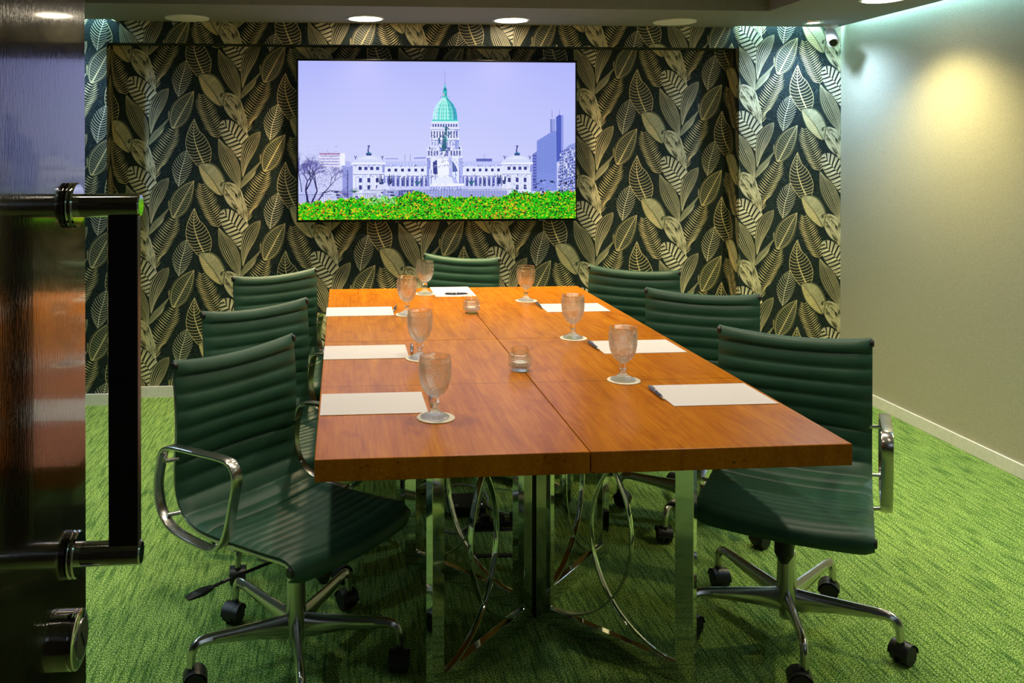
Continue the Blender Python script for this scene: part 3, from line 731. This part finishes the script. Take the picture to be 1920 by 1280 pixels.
# ------------------------------------------------------------------ tables
RZT = .011
def make_table():
    t = thing('conference_table', 'x', 'table')
    for s_, m_ in ((-1, 'woodA'), (1, 'woodB')):
        x0, x1 = (-.676, -.0012) if s_ < 0 else (.0012, .676)
        g = MB(); g.box(x0, x1, -.6325, .6325, .695, .75)
        g.build('tabletop_leaf', M[m_], t, smooth=0, bevel=.0025)
    sec = rsec(.022, .054, .08)
    for k, (lx, ly) in enumerate(((.365, -.40), (.365, .40), (-.375, .40), (-.375, -.40))):
        d = Vector((lx, ly, 0)); L = d.length; d.normalize(); n = Vector((-d.y, d.x, 0))
        def bar(p0, p1, h, w_):   # box along p0-p1
            g = MB(); g.sweep([p0, p1], rsec(w_, h, .08), up=None); return g
        def post(r): c = d*r; g = MB(); g.add([c+n*a+d*b+Vector((0, 0, z)) for z in (.0, .695) for a, b in ((-.011, -.027), (.011, -.027), (.011, .027), (-.011, .027))], [(3,2,1,0),(4,5,6,7),(0,1,5,4),(1,2,6,5),(2,3,7,6),(3,0,4,7)]); return g
        f = thing_part('leg_frame', t)
        post(L-.027).build('leg', M['chrome'], f, smooth=0, bevel=.001)
        post(.046).build('inner_post', M['chrome'], f, smooth=0, bevel=.001)
        g = MB(); g.add([d*r+n*a+Vector((0, 0, z)) for z in (.002, .054) for r, a in ((.073, -.011), (L-.054, -.011), (L-.054, .011), (.073, .011))], [(3,2,1,0),(4,5,6,7),(0,1,5,4),(1,2,6,5),(2,3,7,6),(3,0,4,7)])
        g.build('rail', M['chrome'], f, smooth=0, bevel=.001); g = MB()
        g.add([d*r+n*a+Vector((0, 0, z)) for z in (.655, .695) for r, a in ((.073, -.011), (L-.054, -.011), (L-.054, .011), (.073, .011))], [(3,2,1,0),(4,5,6,7),(0,1,5,4),(1,2,6,5),(2,3,7,6),(3,0,4,7)])
        g.build('rail', M['chrome'], f, smooth=0, bevel=.001)
        for s_ in (0, 1):
            pts = []
            for q in range(33):
                th = -PI/2+PI*q/32; rr = .66*(L-.130)*math.cos(th); zz = .3525+.3015*math.sin(th)
                pts.append(d*((.076+rr) if s_ == 0 else (L-.057-rr))+Vector((0, 0, zz)))
            MB().sweep(pts, rsec(.006, .018, .15), up=n).build('curved_strip', M['chrome'], f)
    MB().box(-.010, .010, -.010, .010, 0, .695).build('centre_post', M['blackmetal'], t)
    return t
def thing_part(name, parent):
    # a small weld plate mesh that carries the frame's pieces
    o = MB().box(-.003, .003, -.003, .003, .01, .69).build(name, M['chrome'], parent, smooth=0); return o
tb = make_table(); tb.location = (.581, 2.700, 0); tb.rotation_euler.z = RZT
tb['label'] = 'near half of the orange brown wooden meeting table, on crossed chrome legs'; tb['group'] = 'halves of the meeting table'
t2 = copy_tree(tb); t2.location = (.581-1.2695*math.sin(RZT), 2.700+1.2695*math.cos(RZT), 0)
t2['label'] = 'far half of the orange brown wooden meeting table, end by the television'

# ------------------------------------------------------------------ chair
PROF = [(.216, .388), (.231, .400), (.234, .418), (.222, .434), (.19, .441), (.14, .437), (.06, .431), (-.04, .425), (-.12, .423), (-.175, .430), (-.218, .452), (-.243, .492), (-.252, .55), (-.249, .61), (-.243, .68), (-.246, .76), (-.254, .83), (-.261, .885)]
PP = resample(smoothpath(PROF, 12), 161)
def chair_sling(i0, i1, name, parent):
    n = len(PP); tot = n-1; step = np.linalg.norm(PP[1]-PP[0])
    NXc = 20; g = MB(); V1 = []; V2 = []
    d = np.gradient(PP, axis=0); d /= np.linalg.norm(d, axis=1)[:, None]
    nrm = np.stack([d[:, 1], -d[:, 0]], 1); nrm = -nrm   # (y,z) normal to the sitter's side
    if nrm[60][1] < 0: nrm = -nrm
    sp_b, sp_s = 7.1, 5.2
    for i in range(i0, i1+1):
        dt, df = (tot-i), i
        # quilting
        if i >= 66: ph = (i-66)/((152-66)/10.); bul = 0 if i > 152 else abs(math.sin(PI*ph))**.6
        else: ph = (66-i)/(66/11.); bul = abs(math.sin(PI*ph))**.3 if i > 5 else .4
        if i > 152: bul = math.sin(PI/2*min(1, (i-152)/4))**.42*max(0, 1-(i-152)/9)
        th = .0075
        if dt < 6: th = .014*math.sqrt(max(0, 1-((6-dt)/6.)**2))+.002 if dt < 5 else .0145
        elif dt < 9: th = .0075+(9-dt)/3*.0065
        if df < 4: th = .013*math.sqrt(max(0, 1-((4-df)/4.)**2))+.001
        elif df < 9: th = .013-(df-4)/5*.0055
        back = max(0, min(1, (i-50)/30.))
        r1, r2 = [], []
        for k in range(NXc+1):
            u = -1+2*k/NXc; e = math.sqrt(max(0, 1-abs(u)**14)); x = u*.236; yb = .030*(1-u*u)*max(0, 1-i/30.)
            sag = (1-u*u)*(.016*back+.010*(1-back))
            zz = -.020*(1-u*u)*max(0, (i-120)/40.)-.010*(1-u*u)*max(0, 1-i/24.)
            b = th*(.25+.75*e)+(.0085 if i >= 66 else .0038)*bul*e
            c = PP[i]-nrm[i]*sag; f = c+nrm[i]*b; q = c-nrm[i]*th*(.25+.75*e)
            r1.append((x, f[0]+yb, f[1]+zz)); r2.append((x, q[0]+yb, q[1]+zz))
        V1.append(r1); V2.append(r2)
    R, K_ = len(V1), NXc+1
    vs = [p for r in V1 for p in r]+[p for r in V2 for p in r]; o = R*K_
    fs = []
    for r in range(R-1):
        for k in range(NXc):
            a = r*K_+k; fs.append((a, a+1, a+K_+1, a+K_)); fs.append((o+a, o+a+K_, o+a+K_+1, o+a+1))
        for a, s_ in ((r*K_, 0), (r*K_+NXc, 1)): fs.append((a, a+K_, o+a+K_, o+a) if s_ == 0 else (a, o+a, o+a+K_, a+K_))
    for k in range(NXc):
        fs.append((k, o+k, o+k+1, k+1)); a = (R-1)*K_+k; fs.append((a, a+1, o+a+1, o+a))
    g.add(vs, fs)
    return g.build(name, M['leather'], parent, smooth=60)
def make_chair():
    t = thing('office_chair', 'x', 'chair', group='green leather office chairs around the table')
    chair_sling(0, 66, 'seat', t); chair_sling(66, 160, 'backrest', t)
    for s_ in (-1, 1):
        pts = [(s_*.224, y, z) for y, z in PP[9:-4:4]]
        d = np.gradient(np.array(pts), axis=0); d /= np.linalg.norm(d, axis=1)[:, None]
        pts = [Vector(p)+Vector((0, -dd[2], dd[1]))*.013 for p, dd in zip(pts, d)]
        r = MB().sweep(pts, rsec(.013, .016, .3), up=(1, 0, 0)).build('side_rail', M['alu'], t)
        g = MB(); g.cyl((s_*.228, PP[-4][0], PP[-4][1]), (s_*.241, PP[-4][0], PP[-4][1]), .0125, .0115, 20)
        g.build('end_cap', M['black'], r)
        g = MB(); g.cyl((s_*.228, PP[6][0]-.010, PP[6][1]), (s_*.242, PP[6][0]-.010, PP[6][1]), .014, .013, 20)
        g.build('end_cap', M['black'], r)
        arm = [(.045, .560), (.058, .625), (.040, .660), (.0, .667), (-.10, .661), (-.215, .652), (-.255, .635), (-.270, .600), (-.284, .530), (-.272, .468), (-.235, .430), (-.18, .415), (-.09, .410), (-.035, .415), (.005, .445), (.028, .495)]
        pts = [(s_*.270, y, z) for y, z in smoothpath(arm, 4, True)]
        a = MB().sweep(pts, rsec(.010, .033, .35), up=(1, 0, 0), closed=True).build('armrest', M['alu'], t)
        for q0, q1 in (((s_*.226, -.225, .452), (s_*.266, -.247, .450)), ((s_*.226, -.248, .60), (s_*.266, -.262, .60)), ((s_*.226, -.03, .415), (s_*.266, -.035, .422))):
            MB().cyl(q0, q1, .006, n=12).build('bolt', M['alu'], a)
    g = MB(); g.sweep([(-.226, -.02, .408), (-.12, 0, .385), (0, 0, .375), (.12, 0, .385), (.226, -.02, .408)], rsec(.04, .014, .3)); g.sweep([(-.226, .11, .414), (-.1, .08, .385), (0, .07, .375), (.1, .08, .385), (.226, .11, .414)], rsec(.035, .014, .3))
    g.build('seat_bracket', M['alu'], t)
    MB().box(-.04, .04, -.09, .10, .345, .392).build('tilt_mechanism', M['black'], t, bevel=.012)
    g = MB(); g.cyl((0, .10, .36), (0, .110, .285), .029, .027, 24); g.cyl((0, .110, .287), (0, .114, .262), .025, .012, 24)
    g.build('tension_knob', M['black'], t)
    g = MB(); g.tube([tuple(p) for p in smoothpath([(.045, .04, .345), (.14, .03, .345), (.24, .0, .335), (.30, -.02, .325)], 5)], .0045, 8)
    g.sweep([(.29, -.017, .326), (.32, -.025, .322), (.36, -.035, .318)], [rsec(.018, .010, .4), rsec(.034, .012, .4), rsec(.026, .006, .4)])
    g.build('tilt_lever', M['black'], t)
    MB().lathe([(.016, .0), (.016, .03), (.024, .032), (.026, .115)], 24, (0, 0, .240)).build('gas_column', M['black'], t)
    b = MB().lathe([(.006, .044), (.020, .048), (.028, .075), (.031, .11), (.029, .15), (.0265, .25), (.0235, .253)], 28).build('base_hub', M['alu'], t)
    for k in range(5):
        a = math.radians(72*k); dv = Vector((math.cos(a), math.sin(a), 0))
        P5 = [(.012, .106, .026, .078), (.05, .110, .025, .066), (.12, .119, .023, .050), (.20, .127, .021, .038), (.262, .132, .020, .030), (.290, .127, .020, .027), (.303, .108, .020, .026), (.306, .088, .019, .024), (.307, .066, .018, .022)]
        sm = smoothpath(P5, 4)
        pts = [dv*p[0]+Vector((0, 0, p[1])) for p in sm]
        secs = []
        for p in sm:
            w_, h = p[2], p[3]
            secs.append([(w_/2*(.72+.28*(1 if math.sin(q) < .3 else .35))*math.cos(q)*1.25, h/2*math.sin(q)) for q in [2*PI*j/14 for j in range(14)]])
        side = Vector((-dv.y, dv.x, 0))
        g = MB(); vs = []
        for i, p in enumerate(pts):
            T = (pts[min(i+1, len(pts)-1)]-pts[max(i-1, 0)]).normalized(); U = side.cross(T)
            if U.dot(Vector((0, 0, 1))+dv*.8) < 0: U = -U
            for a_, b_ in secs[i]: vs.append(p+side*a_+U*b_)
        n_ = 14; fs = [(i*n_+q, i*n_+(q+1) % n_, (i+1)*n_+(q+1) % n_, (i+1)*n_+q) for i in range(len(pts)-1) for q in range(n_)]
        fs += [tuple(reversed(range(n_))), tuple((len(pts)-1)*n_+q for q in range(n_))]
        g.add(vs, fs); g.build('leg', M['alu'], b)
        # caster: hood and two wheels
        ca = a+1.1+k*.9; cd = Vector((math.cos(ca), math.sin(ca), 0)); cs = Vector((-cd.y, cd.x, 0)); c0 = dv*.307+cd*.012
        g = MB(); vs = []; n1 = 13
        for s2 in (-.010, .010):
            for j in range(n1):
                th = math.radians(-20+200*j/(n1-1)); vs.append(c0+cs*s2+cd*(.034*math.cos(th))+Vector((0, 0, .0305+.034*math.sin(th))))
            vs.append(c0+cs*s2+Vector((0, 0, .024)))
        fs = [tuple(range(n1+1)), tuple(reversed(range(n1+1, 2*n1+2)))]+[(j, j+n1+1, j+n1+2, j+1) for j in range(n1)]+[(n1, 2*n1+1, n1+1, 0)]
        g.add(vs, fs); g.cyl(dv*.307+Vector((0, 0, .052)), dv*.307+Vector((0, 0, .070)), .0115, .0105, 16)
        for s2 in (-1, 1):
            # shell over each wheel
            vs = []
            for w_ in (.006, .027):
                for j in range(n1): th = math.radians(0+180*j/(n1-1)); vs.append(c0+cs*s2*w_+cd*(.0335*math.cos(th))+Vector((0, 0, .0305+(.0335 if w_ < .01 else .0325)*math.sin(th))))
            g.add(vs, [(j, j+1, j+1+n1, j+n1) for j in range(n1-1)])
        c = g.build('caster', M['black'], t)
        for s2 in (-1, 1):
            MB().cyl(c0+cs*s2*.008+Vector((0, 0, .0305)), c0+cs*s2*.026+Vector((0, 0, .0305)), .0305, .028, 22).build('wheel', M['rubber'], c)
    return t
# x, y of hub; heading of the seat (deg from +x); base turn in world degrees; top height scale
CH = [(-.161, 2.516, -42.4, 60, 'green leather office chair at the near left corner of the table, nearest on the left'),
      (-.216, 3.215, -53, 20, 'green leather office chair in the middle of the left side of the table'),
      (-.228, 4.120, -55, 50, 'green leather office chair at the far end of the left side of the table'),
      (1.345, 2.555, -121.5, -37, 'green leather office chair at the near right corner, largest on the right'),
      (1.400, 3.385, -117, 10, 'green leather office chair in the middle of the right side of the table'),
      (1.328, 4.140, -122, 30, 'green leather office chair at the far end of the right side, third from the front'),
      (.515, 4.720, -119, 25, 'green leather office chair at the head of the table, below the television')]
proto = make_chair()
for i, (x, y, hd, bt, lab) in enumerate(CH):
    o = proto if i == 0 else copy_tree(proto)
    o.location = (x, y, 0); rz = math.radians(hd-90); o.rotation_euler.z = rz; o['label'] = lab
    for ch in o.children:
        if ch.name.split('.')[0] in ('base_hub', 'caster'): ch.rotation_euler.z = math.radians(bt)-rz

# ------------------------------------------------------------------ things on the table
ZT = .7505
def sheet(x0, x1, y0, y1, rz, lab):
    g = MB(); w_, h = (x1-x0)/2, (y1-y0)/2
    g.box(-w_, w_, -h, h, 0, .0012)
    o = g.build('paper_sheet', M['paper'], smooth=0); o.location = ((x0+x1)/2, (y0+y1)/2, ZT); o.rotation_euler.z = rz
    return tag(o, lab, 'paper', 'blank paper sheets on the table')
sheet(-.088, .216, 2.402, 2.612, RZT, 'blank white paper at the left table edge, nearest to the viewer')
sheet(-.099, .206, 3.044, 3.252, RZT, 'blank white paper in the middle of the left table edge')
sheet(-.113, .192, 3.838, 4.050, RZT, 'blank white paper at the far end of the left table edge')
sheet(.932, 1.246, 2.416, 2.634, RZT, 'blank white paper at the right table edge, nearest to the viewer')
sheet(.920, 1.229, 3.058, 3.266, RZT, 'blank white paper in the middle of the right table edge')
sheet(.897, 1.192, 3.866, 4.072, RZT, 'blank white paper at the far end of the right table edge')
sheet(.426, .634, 4.312, 4.612, RZT, 'upright blank white paper at the head of the table below the television')

def make_pen():
    t = thing('ballpoint_pen', 'x', 'pen', group='dark pens beside the papers')
    prof = [(.0010, 0), (.0024, .006), (.0046, .020), (.0056, .040), (.0052, .060), (.0058, .075), (.0054, .125), (.0038, .134)]
    q = Matrix.Rotation(-PI/2, 3, 'X')      # z -> y
    MB().lathe(prof[2:], 16, (0, -.072, .0062), q).build('barrel', M['pen'], t)
    MB().lathe([(.0010, 0), (.0024, .006), (.0047, .0205)], 16, (0, -.072, .0062), q).build('tip', M['alu'], t)
    MB().lathe([(.0025, .133), (.0025, .145), (.0018, .146)], 12, (0, -.072, .0062), q).build('push_button', M['alu'], t)
    MB().lathe([(.0060, .074), (.0062, .075), (.0062, .078), (.0060, .079)], 16, (0, -.072, .0062), q).build('ring', M['alu'], t)
    MB().sweep([(.002, .060, .0118), (.002, .050, .0140), (.002, .018, .0135), (.002, .012, .0118)], rsec(.0032, .0012, .3)).build('clip', M['alu'], t)
    return t
PENS = [((.236, 2.51), -2, 'dark blue pen half hidden behind the goblet stem, beside the nearest left paper'),
        ((.225, 3.176), -4, 'dark blue pen right of the middle paper on the left side'),
        ((.204, 3.98), -8, 'dark blue pen right of the far paper on the left side'),
        ((.924, 2.537), -1, 'dark blue pen along the left edge of the nearest right paper'),
        ((.912, 3.17), 2, 'dark blue pen along the left edge of the middle right paper'),
        ((.891, 4.012), -1, 'dark blue pen along the left edge of the far right paper'),
        ((.542, 4.361), 88, 'black pen lying across the near edge of the paper at the head of the table')]
pen = make_pen()
for i, ((x, y), a, lab) in enumerate(PENS):
    o = pen if i == 0 else copy_tree(pen)
    o.location = (x, y, ZT+(.0013 if i > 5 else 0)); o.rotation_euler.z = math.radians(a + (180 if i in (3, 4, 5, 0, 1, 2) else 0)*0); o['label'] = lab

def make_goblet():
    t = thing('glass_goblet', 'x', 'goblet', group='diamond cut glass goblets')
    g = MB(); n = 168
    # outer bowl with a cut diamond relief, closed by the smooth inner wall
    zs = [.170, .1695, .168, .162, .156, .1545, .153, .1515]
    outer = [(.0428, .1700), (.0434, .1690), (.0436, .164), (.0438, .158), (.0440, .1545)]
    body = [(.0444, .1535), (.0446, .145), (.0446, .135), (.0440, .122), (.0425, .108), (.0395, .094), (.0345, .081), (.0270, .070), (.0180, .062), (.0105, .0575)]
    bd = resample(body, 96)
    stem = [(.0085, .0560), (.0080, .0545), (.0105, .0515), (.0125, .0460), (.0128, .0420), (.0118, .0370), (.0090, .0335), (.0078, .0310), (.0082, .0270), (.0100, .0220), (.0160, .0150), (.0260, .0095), (.0350, .0060), (.0395, .0035), (.0400, .0012), (.0390, .0)]
    def dia(a, z):
        u = (a*14/PI+(z-.058)*105); v = (a*14/PI-(z-.058)*105)
        f = lambda q: 1-abs(2*(q-math.floor(q))-1)
        return min(f(u), f(v))
    vs = []; prof = outer+[tuple(p) for p in bd]+stem
    for k, (r, z) in enumerate(prof):
        for i in range(n):
            a = 2*PI*i/n; rr = r
            if len(outer) <= k < len(outer)+len(bd):
                amp = .0024*min(1, r/.03)
                rr = r+amp*.75*(dia(a, z)*1.6-.6)
            elif k >= len(outer)+len(bd)+10: rr = r+.0004*math.cos(24*a)
            vs.append((rr*math.cos(a), rr*math.sin(a), z))
    R = len(prof); fs = [(k*n+i, (k+1)*n+i, (k+1)*n+(i+1) % n, k*n+(i+1) % n) for k in range(R-1) for i in range(n)]
    fs.append(tuple(range((R-1)*n, R*n))[::-1])
    inner = [(.0422, .1698), (.0412, .168), (.0410, .150), (.0408, .130), (.0400, .112), (.037, .094), (.030, .079), (.020, .069), (.010, .0645), (.002, .0635)]
    o = len(vs)
    for r, z in inner:
        for i in range(n): a = 2*PI*i/n; vs.append((r*math.cos(a), r*math.sin(a), z))
    fs += [(i, (i+1) % n, o+(i+1) % n, o+i) for i in range(n)]
    fs += [(o+k*n+i, o+k*n+(i+1) % n, o+(k+1)*n+(i+1) % n, o+(k+1)*n+i) for k in range(len(inner)-1) for i in range(n)]
    fs.append(tuple(o+(len(inner)-1)*n+i for i in range(n)))
    nb = (len(outer)+len(bd))
    g.add(vs, fs)
    # bowl and foot are one blown piece; split at the neck into two parts of the thing
    bowlf = [f for f in fs if min(vs[i][2] for i in f) >= .0559]
    footf = [f for f in fs if not min(vs[i][2] for i in f) >= .0559]
    for name, ff in (('bowl', bowlf), ('stem', footf)):
        used = sorted({i for f in ff for i in f}); mp = {i: j for j, i in enumerate(used)}
        MB().add([vs[i] for i in used], [tuple(mp[i] for i in f) for f in ff]).build(name, M['glass'], t, smooth=22)
    return t
GOB = [((.232, 2.361), 'cut glass goblet nearest to the viewer on the left side of the table'),
       ((.244, 3.038), 'cut glass goblet second from the front on the left, right behind the nearest one'),
       ((.251, 3.853), 'cut glass goblet beside the far left paper, third from the front on the left'),
       ((.381, 4.405), 'cut glass goblet left of the paper at the head of the table'),
       ((.859, 4.166), 'cut glass goblet farthest away on the right side of the table'),
       ((.873, 3.323), 'cut glass goblet in front of the far right paper, middle one on the right'),
       ((.874, 2.701), 'cut glass goblet nearest to the viewer on the right, before the middle right paper')]
WHERE = ['nearest left goblet', 'second goblet on the left', 'third goblet on the left', 'goblet beside the paper at the head of the table', 'farthest goblet on the right', 'middle goblet on the right', 'nearest right goblet']
gob = make_goblet(); coa = tag(MB().lathe([(.0525, 0), (.053, .0006), (.053, .0012), (.0525, .0018)], 48).build('coaster', M['coaster']), 'x', 'coaster', 'round cream coasters')
for i, ((x, y), lab) in enumerate(GOB):
    o = gob if i == 0 else copy_tree(gob); o.location = (x, y, ZT+.0019); o['label'] = lab; o.rotation_euler.z = .05*i
    c = coa if i == 0 else copy_tree(coa); c.location = (x+.002, y-.002, ZT); c['label'] = 'round cream card coaster under the '+WHERE[i]
def make_jar():
    t = thing('glass_candle_holder', 'x', 'candle holder', group='ribbed glass candle holders')
    g = MB(); n = 192
    prof = [(.028, 0), (.0295, .002), (.0295, .011), (.031, .0125)]
    band = resample([(.0365, .0145), (.0375, .02), (.0375, .050), (.0365, .0555)], 57)
    top = [(.031, .0575), (.0298, .059), (.0298, .074), (.0288, .0755)]
    inner = [(.0272, .0745), (.0270, .060), (.0290, .055), (.0290, .018), (.026, .012), (.002, .0115)]
    vs = []; P_all = prof+[tuple(p) for p in band]+top+inner
    for k, (r, z) in enumerate(P_all):
        for i in range(n):
            a = 2*PI*i/n; rr = r
            if len(prof) <= k < len(prof)+57: rr += .0022*(abs(math.sin(16*a))*abs(math.sin((k-len(prof))*PI/8)))**.8-.0008
            vs.append((rr*math.cos(a), rr*math.sin(a), z))
    R = len(P_all); fs = [(k*n+i, k*n+(i+1) % n, (k+1)*n+(i+1) % n, (k+1)*n+i) for k in range(R-1) for i in range(n)]
    fs += [tuple(range(n))[::-1], tuple((R-1)*n+i for i in range(n))]
    MB().add(vs, fs).build('jar', M['glass'], t, smooth=22)
    return t
jar = make_jar()
for i, ((x, y), lab, l2) in enumerate((((.568, 2.850), 'ribbed glass candle holder on the near half of the table', 'white candle inside the glass holder on the near half of the table'),
                                     ((.548, 3.872), 'ribbed glass candle holder on the far half of the table', 'white candle inside the glass holder on the far half of the table'))):
    o = jar if i == 0 else copy_tree(jar); o.location = (x, y, ZT); o['label'] = lab
    c = thing('tealight_candle', l2, 'candle', (x, y, ZT+.0118), 0, 'candles in the glass holders')
    MB().lathe([(.0235, 0), (.024, .002), (.024, .0155), (.0225, .0165)], 32).build('wax', M['wax'], c)
    MB().cyl((0, 0, .016), (0, 0, .024), .0008, n=6).build('wick', M['black'], c)

# ------------------------------------------------------------------ under the table
t = thing('media_box', 'black box with a small round logo and indicator light on the carpet under the table', 'electronics box', (.475, 3.525, 0))
MB().box(-.073, .073, -.075, .075, .003, .040).build('housing', M['black'], t, bevel=.004)
MB().lathe([(.008, .0395), (.008, .0408)], 24, (-.045, -.05, 0)).build('badge', M['steel'], t)
MB().lathe([(.0016, .0395), (.0016, .041)], 10, (.060, -.045, 0)).build('indicator', M['led'], t)
t = thing('power_strip', 'black power strip with plugs on the carpet behind the table posts', 'power strip', (.60, 3.365, 0), .08)
MB().box(-.14, .14, -.022, .022, .002, .026).build('housing', M['black'], t, bevel=.004)
for x in (-.07, -.01, .05): MB().box(x-.018, x+.018, -.016, .016, .025, .048).build('plug', M['black'], t, bevel=.004)
pts = [(.447, 3.61, .03), (.42, 3.712, .005), (.383, 3.744, .004), (.346, 3.701, .004), (.33, 3.614, .004), (.335, 3.527, .004), (.361, 3.515, .004), (.385, 3.49, .004), (.342, 3.429, .004), (.345, 3.366, .004), (.37, 3.321, .004), (.41, 3.305, .004), (.46, 3.34, .012)]
tag(MB().tube([tuple(p) for p in smoothpath(pts, 6)], .0038, 8).build('power_cable', M['cable']), 'grey cable looping left of the black box under the table', 'cable')
pts = [(.41, 3.74, .004), (.461, 3.78, .004), (.52, 3.772, .004), (.56, 3.737, .004), (.585, 3.64, .004), (.57, 3.55, .004), (.611, 3.481, .004), (.645, 3.457, .004), (.66, 3.42, .004), (.66, 3.39, .02)]
tag(MB().tube([tuple(p) for p in smoothpath(pts, 6)], .0038, 8).build('power_cable', M['cable']), 'grey cable running behind and right of the black box to the power strip', 'cable')
g = MB(); x0, x1, y0, y1, w_ = .437, .72, 3.10, 3.33, .022
for b in ((x0, x1, y0, y0+w_), (x0, x1, y1-w_, y1), (x0, x0+w_, y0+w_, y1-w_), (x1-w_, x1, y0+w_, y1-w_)): g.box(*b, 0, .006)
t = thing('floor_hatch', 'black framed floor outlet hatch filled with carpet under the table', 'floor hatch')
g.build('frame', M['black'], t, smooth=0, bevel=.0015)
MB().box(x0+w_+.003, x1-w_-.003, y0+w_+.003, y1-w_-.003, 0, .004).build('lid', M['carpet'], t, smooth=0)

# ------------------------------------------------------------------ door with pull handle and lock
d1 = struct(MB().box(DX-.045, DX, .335, 1.209, .012, ZS-.02).build('door_1', M['door'], smooth=0, bevel=.0015))
def part(o): o.parent = d1; return o
HY = 1.146
g = MB()
h = MB().box(DX+.050, DX+.088, HY-.009, HY+.009, .965, 1.412).build('pull_handle', M['blackmetal'], d1, smooth=0, bevel=.0015)
for z in (1.419, .963):
    MB().cyl((DX+.0, HY, z), (DX+.0905, HY, z), .0155, .0155, 36).build('post', M['chrome'], h)
    g = MB(); g.cyl((DX, HY, z), (DX+.0045, HY, z), .030, .030, 44); g.cyl((DX+.0052, HY, z), (DX+.0105, HY, z), .030, .030, 44)
    g.build('rosette', M['chrome'], h)
q = Matrix.Rotation(PI/2, 3, 'Y')
lk = MB().lathe([(.036, 0), (.036, .011), (.0345, .012), (.0345, .013), (.036, .014), (.036, .017), (.033, .019)], 48, (DX, 1.124, .864), q).build('lock', M['chrome'], d1)
MB().lathe([(.024, .018), (.024, .021)], 40, (DX, 1.124, .864), q).build('thumb_turn', M['steel'], lk)
g = MB(); g.add([(DX+.0215+e, 1.124+a*math.cos(.55)-b*math.sin(.55), .864+a*math.sin(.55)*1+b*math.cos(.55)) for e in (-.002, 0) for a, b in ((-.0025, -.014), (.0025, -.014), (.0025, .014), (-.0025, .014))], [(3,2,1,0),(4,5,6,7),(0,1,5,4),(1,2,6,5),(2,3,7,6),(3,0,4,7)])
g.build('key_slot', M['gloss'], lk)
